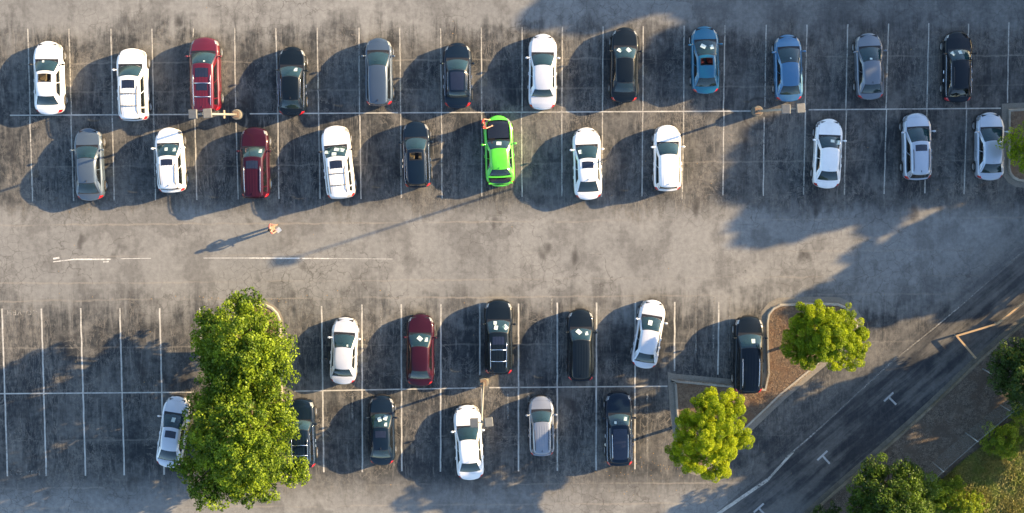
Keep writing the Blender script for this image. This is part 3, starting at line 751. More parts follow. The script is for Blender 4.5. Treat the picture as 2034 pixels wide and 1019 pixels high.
car('black_sedan', 'black sedan with glass roof ringed by bright trim, above left of the green car', 'car', 909, 150.5, 131, 0, 'sedan', NAVY, (.238, .412, .74, .84), 'chrome panoroof', 'grey', 1.84)
car('white_sedan', 'long plain white sedan of square shape, top row above right of the green car', 'car', 1077.5, 143, 151, -.5, 'sedan', PEARL, (.25, .413, .726, .834), '', 'grey', 1.84)
car('black_sedan', 'black sedan with red seats and two papers, in the middle of the top row', 'car', 1240, 129.5, 150, -.7, 'sedan', BLACK, (.25, .405, .72, .869), 'fin finpaint', 'red', 1.84,
    papers=((-.5, .30, .30, 50, 'left of two papers in the black sedan in the middle of the top row'), (.28, .30, .32, 40, 'right of two papers in the black sedan in the middle of the top row')))
car('blue_sedan', 'deep blue sedan with open sunroof showing red seats, in the top row', 'car', 1400, 119.5, 135, 1.7, 'sedan', BLUE, (.196, .429, .756, .90), 'sropen', 'red', 1.82,
    papers=((-.25, .42, .34, 60, 'left one of two papers in the windshield of the deep blue sedan'), (.52, .45, .30, 12, 'right one of two papers in the windshield of the deep blue sedan')))
car('blue_sedan', 'lighter blue sedan with plain roof, above the right lamp heads', 'car', 1565, 135.5, 134, 2.2, 'sedan', BLUE2, (.184, .419, .757, .904), '', 'tan', 1.82,
    papers=((.05, .72, .10, 40, 'tiny paper in the windshield of the lighter blue sedan with plain roof'),))
car('grey_sedan', 'mid grey sedan with bright headlights, second from right in the top row', 'car', 1726, 132, 133, 3, 'sedan', GREYL, (.20, .42, .76, .907), 'fin', 'grey', 1.80,
    papers=((-.1, .84, .16, 80, 'strip of paper high in the windshield of the mid grey sedan in the top row'),))
car('black_wagon', 'black car with long chrome window lines and two papers, rightmost of the top row', 'car', 1901, 133, 141, 1.2, 'wagon', BLACK, (.246, .405, .80, .93), 'chrome rails', 'tan', 1.84,
    papers=((-.62, .32, .30, 40, 'left one of two papers in the rightmost black car of the top row'), (-.02, .30, .27, 8, 'right one of two papers in the rightmost black car of the top row')))
# --- second row
car('grey_sedan', 'dark grey sedan with a ribbed hood, leftmost of the second row', 'car', 178, 326.5, 144, 1, 'sedan', GREY, (.237, .42, .75, .913), 'fin', 'tan', 1.84)
car('white_crossover', 'small rounded white SUV with a dark sunroof, second in the second row from left', 'car', 339.5, 318, 129, 2, 'cross', WHITE, (.24, .438, .92, .965), 'sr rails ribs fin', 'grey', 1.84,
    papers=((-.08, .46, .24, 5, 'left one of two papers in the small white SUV of the second row'), (.62, .45, .26, 8, 'right one of two papers in the small white SUV of the second row')))
car('maroon_suv', 'dark maroon SUV with silver roof rails and black sunroof, below the left lamp post', 'car', 507.5, 323.5, 141, 0, 'suv', MAROON, (.267, .417, .968, .99), 'sr silverrails ribs fin finpaint', 'grey', 1.86,
    papers=((.62, .36, .28, 0, 'white sheet at the right of the windshield of the dark maroon SUV with silver rails'),))
car('white_suv', 'tilted large white SUV with black sunroof, two dark crossbars and four papers behind glass', 'car', 672, 322, 145, 5, 'suv', WHITE, (.276, .426, .966, .99), 'sr rails bars ribs darkmirror', 'grey', 1.90,
    papers=((-.72, .42, .30, 80, 'leftmost of four papers in the tilted large white SUV'), (.10, .35, .32, 75, 'upper middle of four papers in the tilted large white SUV'), (.52, .38, .34, 70, 'rightmost of four papers in the tilted large white SUV'), (-.12, .74, .30, 85, 'lowest of four papers in the tilted large white SUV')))
car('black_crossover', 'black SUV with a narrow open sunroof and red tail lights, left of the green car', 'car', 828, 307, 132, 1.5, 'cross', NAVY, (.238, .427, .926, .978), 'sropen chrome', 'tan', 1.82)
car('green_coupe', 'bright lime green coupe with black hood and black trunk lid raised', 'car', 991.5, 300, 141, 2.6, 'coupe', GREEN, (.335, .463, .756, .86), 'open fin finpaint', 'black', 1.92,
    papers=((.02, .45, .32, 85, 'white sheet in the windshield of the lime green coupe'),))
car('white_sedan', 'white sedan with a square dark sunroof and red edged tail, right of the green car', 'car', 1166, 325, 143, 2.2, 'sedan', WHITE, (.238, .43, .742, .904), 'sr fin', 'black', 1.84,
    papers=((-.62, .44, .28, 10, 'white sheet in the white sedan with square sunroof right of the green car'),))
car('white_crossover', 'plain white SUV without sunroof, in the second row right of centre', 'car', 1325, 314, 131, .8, 'cross', WHITE, (.257, .448, .92, .975), 'fin finpaint ribs', 'black', 1.82)
car('white_sedan', 'white sedan with plain roof and two papers, between empty stalls in the second row', 'car', 1643.5, 305, 138, -2, 'sedan', WHITE, (.242, .42, .75, .896), 'fin finpaint', 'tan', 1.80,
    papers=((.20, .44, .25, 86, 'left one of two papers in the lone white sedan between empty stalls'), (.72, .45, .32, 0, 'right one of two papers in the lone white sedan between empty stalls')))
car('silver_crossover', 'silver hatchback SUV with dark sunroof, second from right in the second row', 'car', 1820, 291, 133, 2.6, 'cross', SILVER, (.209, .426, .90, .98), 'sr fin rails', 'tan', 1.84)
car('silver_sedan', 'silver sedan with dark rear window, parked beside the kerb at the right edge', 'car', 1965, 290.5, 135, 1.2, 'sedan', SILVER, (.221, .425, .753, .905), 'fin finpaint', 'tan', 1.82)
# --- third row
car('silver_sedan', 'silver sedan with plain roof, leftmost of the third row right of the big tree', 'car', 684, 696, 132, -3.2, 'sedan', PEARL, (.248, .461, .78, .90), '', 'tan', 1.78,
    papers=((.45, .80, .13, 10, 'small pale paper in the silver sedan of the third row right of the big tree'),))
car('maroon_sedan', 'maroon sedan with two papers in its windshield, in the third row', 'car', 835, 695, 142, -.8, 'sedan', MAROON, (.263, .46, .79, .914), '', 'grey', 1.84,
    papers=((.0, .40, .34, 50, 'diamond turned paper in the windshield of the maroon sedan'), (.58, .42, .28, 3, 'upright paper at right in the windshield of the maroon sedan')))
car('black_suv', 'large black SUV with silver roof rails and three papers, standing by the lower lamp post', 'car', 990.5, 669, 147, 0, 'suv', BLACK, (.262, .446, .975, .99), 'silverrails bars ribs sr exhaust', 'black', 1.88,
    papers=((-.28, .25, .26, 0, 'upper left of three papers in the large black SUV by the lower lamp post'), (-.22, .60, .30, -10, 'lower left of three papers in the large black SUV by the lower lamp post'), (.62, .52, .36, 40, 'right one of three papers in the large black SUV by the lower lamp post')))
car('black_suv', 'smooth roofed black SUV with pale nose strip, second black car of the third row', 'car', 1153, 685, 142, 0, 'cross', BLACK, (.259, .438, .961, .985), 'fin finpaint ribs', 'black', 1.80,
    papers=((-.20, .32, .36, 45, 'left one of two papers in the black SUV with the pale nose strip'), (.50, .40, .26, 10, 'right one of two papers in the black SUV with the pale nose strip')))
car('white_sedan', 'white sedan parked crooked with its nose leaning right, in the third row', 'car', 1288, 663, 136, -9, 'sedan', PEARL, (.245, .455, .79, .93), '', 'grey', 1.76,
    papers=((-.12, .45, .34, -5, 'white sheet in the windshield of the crooked white sedan'),))
car('black_suv', 'long black SUV with silver roof lines, parked in the notch of the mulched island', 'car', 1486, 704, 152, 0, 'suv', BLACK, (.222, .424, .975, .99), 'silverrails ribs', 'black', 1.94,
    papers=((.22, .50, .30, 0, 'white sheet in the windshield of the long black SUV beside the mulched island'),))
# --- fourth row
car('silver_sedan', 'silver sedan with dark sunroof half hidden under the left side of the big tree', 'car', 345, 857, 141, -9, 'sedan', PEARL, (.25, .45, .77, .92), 'sr', 'black', 1.80,
    papers=((.02, .42, .30, -5, 'white sheet in the silver sedan under the left side of the big tree'),))
car('black_suv', 'black SUV with silver crossbars half hidden under the right side of the big tree', 'car', 600, 860, 136, 1, 'suv', NAVY, (.30, .46, .965, .99), 'silverrails bars ribs chrome', 'grey', 1.84)
car('black_sedan', 'black sedan with dark roof panel and three papers, leftmost uncovered car of the fourth row', 'car', 758.5, 854, 137, 0, 'sedan', NAVY, (.258, .473, .788, .917), 'sr fin', 'black', 1.76,
    papers=((-.12, .42, .30, 20, 'left one of three papers in the black sedan of the fourth row'), (.42, .30, .32, -15, 'upper right of three papers in the black sedan of the fourth row'), (.52, .72, .24, 0, 'lower right of three papers in the black sedan of the fourth row')))
car('white_coupe', 'white sedan with black rear window, its hood under a lamp head', 'car', 931, 878, 147, 3.4, 'sedan', WHITE, (.29, .476, .783, .912), 'fin finpaint', 'black', 1.84)
car('silver_wagon', 'short silver grey hatchback in the fourth row right of the lower lamp post', 'car', 1075.5, 845, 118, 1.2, 'cross', TANS, (.244, .45, .965, .99), 'ribs fin rails', 'tan', 1.70)
car('navy_suv', 'dark navy SUV with bright roof rails and red tail lights, rightmost of the fourth row', 'car', 1229, 851, 145, 1, 'suv', NAVY, (.289, .463, .965, .985), 'silverrails panoroof chrome', 'grey', 1.84,
    papers=((.5, .40, .28, -8, 'right one of two papers in the dark navy SUV of the fourth row'), (-.42, .72, .18, 0, 'small left one of two papers in the dark navy SUV of the fourth row')))

# ------------------------------------------------------------------ lamp posts
POLEM = plain('pole_steel', (.30, .285, .25), .5, vary=.08); HEADM = plain('lamp_housing', (.125, .125, .12), .6); BASEM = rough_mat('lamp_base_concrete', (.13, .115, .09), (.20, .178, .14), 3)
def lamp(u, v, uh, vh, label, hz=10.4, bracket=False, tilt=6):
    b = W(u, v, .75); r = empty('street_lamp', (b.x, b.y, 0)); tag(r, label, 'street lamp', 'tall lamp posts of the car park')
    MB().lathe([(.34, .0), (.34, .70), (.31, .76), (0, .77)], 24).build('base', BASEM, r, True)
    shade_auto(r.children[0], 30)
    t = W(uh, vh, hz); dx, dy = t.x-b.x, t.y-b.y
    MB().box((0, 0, .79), (.40, .40, .05)).build('base_plate', plain('plate_steel', (.20, .13, .08), .6), r)
    MB().tube([(0, 0, .77), (dx*.35, dy*.35, 4.2), (dx, dy, hz)], [.085, .072, .055], 10).build('pole', POLEM, r, True)
    MB().tube([(dx-.42, dy, hz), (dx+.42, dy, hz)], .035, 8).build('arm', plain('arm_steel', (.32, .27, .2), .5), r, True)
    for k, sx in enumerate((-1, 1)):
        M = Matrix.Rotation(R(2+3*k), 3, 'Z') @ Matrix.Rotation(R(sx*tilt), 3, 'Y')
        h = MB().box((dx+sx*.42, dy-.02+.05*k, hz+.03), (.50, .54, .20), M, bev=.03).build('lamp_head', HEADM, r)
        l = MB().box((dx+sx*.42, dy-.02+.05*k, hz-.085), (.40, .42, .02), M).build('lens', plain('lamp_lens', (.7, .7, .66), .2), h)
    if bracket:
        MB().box((dx*.33-.05, dy*.33, 4.0), (.11, .52, .10), bev=.02).build('bracket', plain('bracket_steel', (.45, .30, .18), .5), r)
lamp(468.7, 227.5, 398, 226, 'lamp post with twin square heads behind the red SUV, crosspiece on its pole', bracket=True)
lamp(1505.8, 220.6, 1575.5, 216, 'tall lamp post with twin square heads just below the lighter blue sedan')
lamp(960, 760.6, 956.5, 839, 'tall lamp post with twin square heads leaning over the white car in the fourth row')

# ------------------------------------------------------------------ trees
def foliage_mat(name, c1, c2, trans=.35, c3=None):
    n = NT(name); a = n.n('ShaderNodeAttribute'); a.attribute_name = 'tone'
    c = n.mix(a.outputs['Fac'], c1, c2)
    if c3: c = n.mix(n.rng(n.noise(.9, 3), .45, .65, 0, .8), c, c3)
    n.col(c); n.rough(.55); n.b.inputs['Specular IOR Level'].default_value = .3
    tl = n.n('ShaderNodeBsdfTranslucent'); n.lk(c, tl.inputs[0]); mx = n.n('ShaderNodeMixShader'); mx.inputs[0].default_value = trans
    n.lk(n.b.outputs[0], mx.inputs[1]); n.lk(tl.outputs[0], mx.inputs[2]); n.lk(mx.outputs[0], n.o.inputs[0]); return n.m
BARK = rough_mat('bark', (.06, .045, .035), (.14, .11, .085), 9, bump=.8)
def leaves(name, clumps, per, size, mat, parent, seed=1, flat=.35):
    rs = np.random.RandomState(seed); Vs = []; tones = []
    for (cx, cy, cz, r, tone) in clumps:
        k = max(8, int(per*(r/.45)**2)); d = rs.normal(size=(k, 3)); d[:, 2] = np.abs(d[:, 2])*.9-.25*rs.rand(k); d /= np.linalg.norm(d, axis=1)[:, None]
        rad = r*(.55+.5*rs.rand(k)**.6); p = np.array([cx, cy, cz])+d*rad[:, None]*np.array([1, 1, .8])
        nrm = d*(1-flat)+rs.normal(size=(k, 3))*.55; nrm /= np.linalg.norm(nrm, axis=1)[:, None]
        t = np.cross(nrm, rs.normal(size=(k, 3))); t /= np.linalg.norm(t, axis=1)[:, None]; b = np.cross(nrm, t)
        s = size*(.6+.8*rs.rand(k))[:, None]
        q = np.stack([p-t*s, p-b*s*.55+nrm*s*.12, p+t*s, p+b*s*.55+nrm*s*.12], 1); Vs.append(q.reshape(-1, 3))
        tones.append(np.clip(tone+rs.normal(size=k)*.13, 0, 1))
    V = np.concatenate(Vs); T = np.concatenate(tones); nq = len(T)
    me = bpy.data.meshes.new(name); me.vertices.add(nq*4); me.vertices.foreach_set('co', V.astype('f4').ravel())
    me.loops.add(nq*4); me.loops.foreach_set('vertex_index', np.arange(nq*4, dtype='i4'))
    me.polygons.add(nq); me.polygons.foreach_set('loop_start', np.arange(0, nq*4, 4, dtype='i4')); me.polygons.foreach_set('loop_total', np.full(nq, 4, dtype='i4'))
    me.update(calc_edges=True)
    at = me.attributes.new('tone', 'FLOAT', 'FACE'); at.data.foreach_set('value', T.astype('f4'))
    me.materials.append(mat); o = bpy.data.objects.new(name, me); COL.objects.link(o); o.parent = parent; return o
def tree(name, label, cat, base, lobes, mat, sub=1.7, per=70, size=.085, cr=(.34, .55), seed=1, group=None, trunk_r=.16):
    """base: world xy; lobes: world (x,y,z,r)"""
    rnd = random.Random(seed); r = empty(name, (base[0], base[1], 0)); tag(r, label, cat, group)
    cl = []
    for (x, y, z, rr) in lobes:
        tone = rnd.random(); n = int(sub*rr*rr*5.5)+3
        for i in range(n):
            th = rnd.uniform(0, 2*math.pi); cz = rnd.uniform(-.35, 1); s = math.sqrt(1-cz*cz); q = rnd.uniform(.78, 1.02)
            cl.append((x+rr*s*math.cos(th)*q-base[0], y+rr*s*math.sin(th)*q-base[1], z+rr*cz*q*.8, rnd.uniform(*cr), min(1, max(0, tone*.4+.3+rnd.uniform(-.38, .38)))))
        for i in range(n//3):
            cl.append((x+rnd.uniform(-.5, .5)*rr-base[0], y+rnd.uniform(-.5, .5)*rr-base[1], z+rnd.uniform(-.3, .4)*rr, rnd.uniform(*cr), .15))
    leaves('crown', cl, per, size, mat, r, seed)
    zt_ = max(l[2] for l in lobes); m = MB(); zc = min(l[2] for l in lobes)
    m.tube([(0, 0, 0), (.03, .02, zc*.35), (.05, -.04, zc*.8)], [trunk_r*1.25, trunk_r, trunk_r*.8], 9)
    for (x, y, z, rr) in lobes:
        e = Vector((x-base[0], y-base[1], z)); mid = Vector((e.x*.4, e.y*.4, lerp(zc*.6, z, .55)))
        m.tube([(.04, -.02, zc*.6), mid, e], [trunk_r*.5, trunk_r*.33, trunk_r*.14], 6)
    m.build('trunk', BARK, r, True); return r
LIME = foliage_mat('lime_foliage', (.17, .26, .006), (.52, .57, .014), .45)
GRN = foliage_mat('bright_green_foliage', (.12, .20, .005), (.42, .49, .012), .42)
MIDG = foliage_mat('mid_green_foliage', (.045, .100, .008), (.30, .40, .022), .40)
DKG = foliage_mat('dark_green_foliage', (.018, .045, .006), (.065, .11, .012), .25)
BUSH = foliage_mat('weed_foliage', (.10, .17, .012), (.38, .44, .03), .45)
def lobes_px(lst, du, k): return [(*W(u+du, v, z)[:2], z, r*k) for (u, v, z, r) in lst]
# big pair of trees of the long island
def scatter_lobes(cu, cv, ru, rv, ztop, zside, n, rr, seed):
    q = random.Random(seed); out = []; tries = 0
    while len(out) < n and tries < 4000:
        tries += 1; th = q.uniform(0, 2*math.pi); k = math.sqrt(q.random())
        u, v = cu+ru*k*math.cos(th), cv+rv*k*math.sin(th); z = lerp(ztop, zside, k**2.2); p = W(u, v, z)
        if all((p.x-o[0])**2+(p.y-o[1])**2 > (rr*.62)**2 for o in out): out.append((p.x, p.y, z, rr*q.uniform(.8, 1.2)))
    return out
big1 = scatter_lobes(488, 680, 78, 62, 8.0, 4.6, 26, 1.0, 3)+scatter_lobes(490, 745, 84, 40, 7.2, 5.0, 14, .95, 4)+scatter_lobes(412, 642, 10, 6, 4.6, 4.4, 2, .55, 5)+scatter_lobes(486, 606, 20, 8, 5, 4.4, 3, .7, 6)
big1 += scatter_lobes(486, 700, 62, 70, 3.4, 2.2, 22, 1.0, 14)
tree('big_tree', 'upper of the two big leafy green trees filling the island at left', 'tree', W(510, 665)[:2], big1, MIDG, 1.9, 95, .088, (.20, .42), 11, None, .22)
big2 = scatter_lobes(482, 860, 92, 92, 9.2, 4.8, 42, 1.0, 7)+scatter_lobes(582, 938, 16, 12, 4.8, 4.5, 4, .6, 6)+scatter_lobes(425, 970, 42, 26, 5.2, 4.5, 7, .8, 9)+scatter_lobes(372, 925, 14, 14, 4.8, 4.4, 3, .65, 10)+scatter_lobes(505, 965, 26, 16, 5.2, 4.6, 4, .75, 12)
big2 += scatter_lobes(480, 870, 74, 90, 3.6, 2.2, 32, 1.0, 15)
tree('big_tree', 'lower of the two big leafy green trees, covering the two cars at left', 'tree', W(515, 835)[:2], big2, MIDG, 1.9, 95, .088, (.20, .42), 23, None, .26)
# two small trees of the mulched island
tree('small_tree', 'bright green tree at the top corner of the mulched island, over the kerb', 'tree', W(1628, 665)[:2],
     lobes_px([(1612, 624, 4.3, .62), (1645, 620, 4.0, .6), (1633, 640, 4.9, .75), (1690, 630, 3.7, .75), (1713, 655, 3.6, .7), (1717, 682, 3.4, .6), (1706, 710, 3.3, .62), (1676, 712, 3.6, .6), (1688, 680, 4.6, .9),
               (1662, 660, 5.5, 1.0), (1625, 672, 5.0, .85), (1590, 690, 3.8, .65), (1612, 705, 4.0, .75), (1600, 655, 4.4, .75), (1640, 690, 5.0, .8), (1655, 700, 4.2, .7), (1670, 635, 4.6, .7)], -14, 1.1), GRN, 4.0, 900, .040, (.19, .33), 31, None, .10)
tree('small_tree', 'yellowish lime green tree at the lower tip of the mulched island', 'tree', W(1398, 830)[:2],
     lobes_px([(1432, 800, 4.3, .75), (1462, 800, 3.9, .65), (1400, 820, 4.6, .85), (1378, 845, 4.2, .75), (1440, 832, 5.4, .95), (1470, 825, 4.2, .7), (1410, 860, 5.6, 1.0), (1478, 868, 3.9, .75), (1462, 885, 4.0, .7),
               (1352, 893, 3.6, .5), (1372, 880, 4.3, .7), (1440, 880, 5.0, .85), (1400, 905, 4.8, .95), (1432, 928, 4.0, .75), (1450, 905, 4.3, .7), (1375, 915, 3.9, .6), (1415, 800, 4.4, .7)], -12, 1.12), LIME, 4.0, 900, .040, (.19, .33), 37, None, .10)
tree('dark_tree', 'dark green tree at the bottom right beside the kerb', 'tree', W(1745, 945)[:2],
     scatter_lobes(1768, 985, 72, 70, 5.2, 2.4, 28, .85, 41), foliage_mat('deep_green_foliage', (.022, .055, .006), (.12, .19, .014), .32), 2.6, 150, .07, (.22, .40), 41, None, .13)
tree('dark_tree', 'very dark green tree cut by the right edge of the photo', 'tree', W(2015, 690)[:2],
     scatter_lobes(2040, 728, 58, 62, 6.0, 2.8, 20, .95, 43), DKG, 2.4, 140, .07, (.24, .42), 43, None, .14)
tree('kerb_tree', 'green tree on the small kerbed island cut by the right edge', 'tree', W(2045, 285)[:2],
     scatter_lobes(2050, 292, 42, 42, 4.2, 2.8, 12, .7, 47), GRN, 2.6, 200, .06, (.2, .36), 47, None, .09)
for i, (u, v, n, r, lab) in enumerate(((1985, 872, 10, .62, 'feathery yellow green bush on the fence line'), (1870, 978, 12, .55, 'low green bush between the dark tree and the fence'), (1915, 1008, 11, .55, 'yellow green bush at the bottom edge right of the dark tree'),
                                       (2022, 830, 4, .4, 'small weedy bush near the fence at the right edge'), (1645, 1016, 5, .45, 'dark green bush cut by the bottom edge left of the dark tree'), (1840, 990, 6, .55, 'light green bush touching the dark tree'))):
    tree('bush', lab, 'bush', W(u, v)[:2], scatter_lobes(u+4, v+2, 30 if i != 3 else 16, 24, 1.3, .5, n, r, 50+i), BUSH if i != 4 else DKG, 2.6, 260, .06, (.14, .26), 60+i, None, .05)
# tall trees outside the frame that throw the broad shadows across the right side
def shade_tree(tip, h, r, seed, lab):
    T = (tip[0]+90.5*h, tip[1]-29.2*h); b = W(T[0], T[1]); q = random.Random(seed); lob = []
    for k in range(40):
        th = q.uniform(0, 6.28); f = q.uniform(-1, 1); kk = math.sqrt(q.random())*math.sqrt(max(.15, 1-f*f*.85)); z = h*.64+f*h*.34
        lob.append((b.x+r*kk*math.cos(th), b.y+r*kk*math.sin(th), z, r*.32))
    tree('tall_tree', lab, 'tree', (b.x, b.y), lob, DKG, 1.1, 55, .17, (.5, .85), seed, 'tall trees beyond the edge', .3)
LB = 'tall dark tree standing beyond the right edge of the car park'
for k, (tip, h, r) in enumerate((((1125, 10), 13, 2.0), ((1190, -60), 13, 3.6), ((1380, -90), 13, 3.0), ((1390, 125), 12, 3.8), ((1500, 60), 12, 4.6), ((1760, -20), 11, 4.6), ((1500, 440), 12, 1.9), ((1550, 375), 12, 3.9), ((1620, 300), 11.5, 4.4), ((1860, 240), 11, 3.4),
                                 ((1670, 600), 8, 2.4), ((1760, 570), 8.5, 3.4), ((1880, 520), 9, 3.6), ((1490, 905), 8.5, 2.2), ((1640, 840), 8, 2.0), ((1500, 1010), 9, 2.4))):
    shade_tree(tip, h, r, 100+k, LB)

# ------------------------------------------------------------------ fence, rail
STEEL = plain('galvanised_steel', (.42, .45, .46), .45, metal=.6)
def chain_mat():
    n = NT('chain_link'); tr = n.n('ShaderNodeBsdfTransparent'); mx = n.n('ShaderNodeMixShader')
    u = n.tc.outputs['UV']; s = n.sep(u); a = n.ma('ADD', s[0], s[1]); b = n.ma('SUBTRACT', s[0], s[1])
    f = lambda q: n.ma('LESS_THAN', n.ma('FRACT', n.ma('MULTIPLY', q, 14)), .06)
    n.lk(n.ma('MAXIMUM', f(a), f(b)), mx.inputs[0]); n.lk(tr.outputs[0], mx.inputs[1]); n.lk(n.b.outputs[0], mx.inputs[2]); n.lk(mx.outputs[0], n.o.inputs[0])
    n.col((.42, .46, .45)); n.b.inputs['Metallic'].default_value = .4; n.rough(.5); return n.m
fx = [W(1720, 1032), W(1785, 975), W(1851, 917), W(1917, 859), W(1985, 803), W(2055, 742)]; FH = 2.3
fr_ = empty('chain_link_fence', fx[0]); tag(fr_, 'thin chain link fence with steel posts along the litter bank at lower right', 'fence')
Vf = []; Qf = []
for i, p in enumerate(fx): q = p-fx[0]; Vf += [(q.x, q.y, .1), (q.x, q.y, FH)]
Qf = [(2*i, 2*i+2, 2*i+3, 2*i+1) for i in range(len(fx)-1)]
fm = mesh('chain_mesh', Vf, Qf, chain_mat(), fr_, False); uv = fm.data.uv_layers.new(name='UVMap')
for i, poly in enumerate(fm.data.polygons):
    for li, (a, b) in zip(poly.loop_indices, ((i*3, 0), (i*3+3, 0), (i*3+3, 2.2), (i*3, 2.2))): uv.data[li].uv = (a, b)
for p in fx: q = p-fx[0]; MB().tube([(q.x, q.y, 0), (q.x, q.y, FH+.05)], .035, 8).build('post', STEEL, fr_, True)
MB().tube([(p-fx[0])+Vector((0, 0, FH)) for p in fx], .013, 6).build('top_rail', plain('weathered_rail_steel', (.20, .22, .20), .6), fr_, True)
pb = W(1951, 732); r = empty('short_post', pb); tag(r, 'lone grey steel post on the litter bank next to the very dark tree', 'post')
MB().tube([(0, 0, 0), (0, 0, 1.7)], .045, 8).build('shaft', STEEL, r, True); MB().ball((0, 0, 1.7), (.05, .05, .03)).build('cap', STEEL, r, True)
RAILM = plain('pale_orange_bar', (.40, .265, .14), .6, vary=.08)
rp_ = [W(1938, 711, .45), W(1900, 667, .45), W(1981, 643, .45), W(2034, 600, .45), W(2080, 561, .45)]
r = empty('barrier_rail', (rp_[1].x, rp_[1].y, 0)); tag(r, 'pale orange bent rail jutting from the road kerb over the driveway at right', 'barrier')
for i in range(4):
    a, b = rp_[i], rp_[i+1]; d = (b-a); M = Matrix.Rotation(math.atan2(d.y, d.x), 3, 'Z'); q = (a+b)/2-Vector((rp_[1].x, rp_[1].y, 0)); MB().box(q, (d.length+.06, .12, .09+.004*i), M).build('bar', RAILM, r)
for p in (rp_[0], rp_[1], rp_[2], rp_[4]): q = p-Vector((rp_[1].x, rp_[1].y, 0)); MB().tube([(q.x, q.y, 0), (q.x, q.y, .40)], .035, 8).build('post', STEEL, r, True)

# ------------------------------------------------------------------ people
SKIN = plain('skin', (.50, .30, .20), .6, vary=.05)
def person(u, v, rz, label, shirt, short, hair, arms, paper=None):
    b = W(u, v); root = empty('person', (b.x, b.y, 0), rz); tag(root, label, 'person')
    J = {'pel': (0, 0, .95), 'wai': (0, .0, 1.12), 'che': (0, .0, 1.33), 'nek': (0, .0, 1.50), 'hd': (0, .02, 1.60), 'top': (0, .01, 1.72)}
    R_ = {'pel': .175, 'wai': .16, 'che': .19, 'nek': .06, 'hd': .10, 'top': .07}
    E = [('pel', 'wai'), ('wai', 'che'), ('che', 'nek'), ('nek', 'hd'), ('hd', 'top')]
    for s, sx in (('l', -1), ('r', 1)):
        e, h = arms[0 if s == 'l' else 1]; st = .16 if s == 'l' else -.14
        J.update({s+'h': (sx*.10, 0, .88), s+'k': (sx*.11, st*.6+.03, .49), s+'a': (sx*.11, st, .09), s+'t': (sx*.13, st+.18, .04), s+'s': (sx*.20, 0, 1.42), s+'e': e, s+'w': h})
        R_.update({s+'h': .095, s+'k': .062, s+'a': .045, s+'t': .038, s+'s': .068, s+'e': .045, s+'w': .032})
        E += [('pel', s+'h'), (s+'h', s+'k'), (s+'k', s+'a'), (s+'a', s+'t'), ('che', s+'s'), (s+'s', s+'e'), (s+'e', s+'w')]
        hv = Vector(h); d = (hv-Vector(e)).normalized(); side = d.cross(Vector((0, 0, 1))).normalized()
        J[s+'p'] = tuple(hv+d*.07); R_[s+'p'] = .032; E.append((s+'w', s+'p'))
        for i in range(5):
            off = (i-1.5)*.020; k = s+'f%d' % i
            if i < 4: p0 = hv+d*.10+side*off; p1 = hv+d*(.165-.008*abs(i-1.4))+side*off*1.15+Vector((0, 0, -.02))
            else: p0 = hv+d*.05+side*-.045; p1 = hv+d*.10+side*-.065+Vector((0, 0, -.01))
            J[k+'a'] = tuple(p0); J[k+'b'] = tuple(p1); R_[k+'a'] = .010; R_[k+'b'] = .008; E += [(s+'p', k+'a'), (k+'a', k+'b')]
    names = list(J); idx = {n: i for i, n in enumerate(names)}
    def skin(nm, names, E, grow, mat, parent, sub=1):
        ix = {n: i for i, n in enumerate(names)}
        me = bpy.data.meshes.new(nm); me.from_pydata([J[n] for n in names], [(ix[a], ix[b]) for a, b in E], []); o = bpy.data.objects.new(nm, me); COL.objects.link(o)
        md = o.modifiers.new('s', 'SKIN'); 
        for i, n in enumerate(names): me.skin_vertices[0].data[i].radius = (R_[n]+grow, (R_[n]+grow)*(.72 if n in ('pel', 'wai', 'che') else 1)); me.skin_vertices[0].data[i].use_root = (i == 0)
        md.use_smooth_shade = True; o.modifiers.new('sub', 'SUBSURF').levels = sub; o.modifiers['sub'].render_levels = sub
        dg = bpy.context.evaluated_depsgraph_get(); m2 = bpy.data.meshes.new_from_object(o.evaluated_get(dg)); bpy.data.objects.remove(o)
        m2.materials.clear(); m2.materials.append(mat); q = bpy.data.objects.new(nm, m2); COL.objects.link(q); q.parent = parent; return q
    body = skin('body', names, E, 0, SKIN, root)
    skin('shirt', ['che', 'wai', 'pel', 'ls', 'rs', 'le', 're'], [('che', 'wai'), ('wai', 'pel'), ('che', 'ls'), ('che', 'rs'), ('ls', 'le'), ('rs', 're')], .018, shirt, root)
    skin('trousers', ['pel', 'lh', 'rh', 'lk', 'rk', 'la', 'ra'], [('pel', 'lh'), ('pel', 'rh'), ('lh', 'lk'), ('rh', 'rk'), ('lk', 'la'), ('rk', 'ra')], .016, short, root)
    MB().ball((0, -.015, 1.665), (.105, .12, .105), 14, 9).build('hair', hair, root, True)
    f = MB().ball((0, .125, 1.60), (.018, .028, .03)); f.build('nose', SKIN, root, True)
    for sx in (-1, 1):
        MB().ball((sx*.038, .108, 1.635), (.014, .01, .009)).build('eye', BLACKP, root, True); MB().ball((sx*.108, .01, 1.61), (.016, .03, .035)).build('ear', SKIN, root, True)
        MB().ball((sx*.12, (.16 if sx < 0 else -.14)+.08, .045), (.055, .14, .05)).build('shoe', plain('shoe_leather', (.08, .07, .065), .5), root, True)
    MB().ball((0, .112, 1.555), (.028, .012, .008)).build('mouth', plain('lips', (.35, .12, .10), .5), root, True)
    return root, b
CORAL = plain('coral_cloth', (.70, .13, .11), .85); REDC = plain('red_cloth', (.55, .03, .02), .85); KHAKI = plain('khaki_cloth', (.20, .15, .10), .85); DARKC = plain('dark_cloth', (.05, .05, .06), .85)
HAIR = plain('dark_hair', (.02, .014, .01), .7)
p1, b1 = person(545, 452, R(-72), 'person in a coral shirt walking across the open aisle and holding a white sheet', CORAL, KHAKI, HAIR,
       [((-.34, .06, 1.20), (-.20, .36, 1.24)), ((.30, .03, 1.18), (.22, .28, 1.08))])
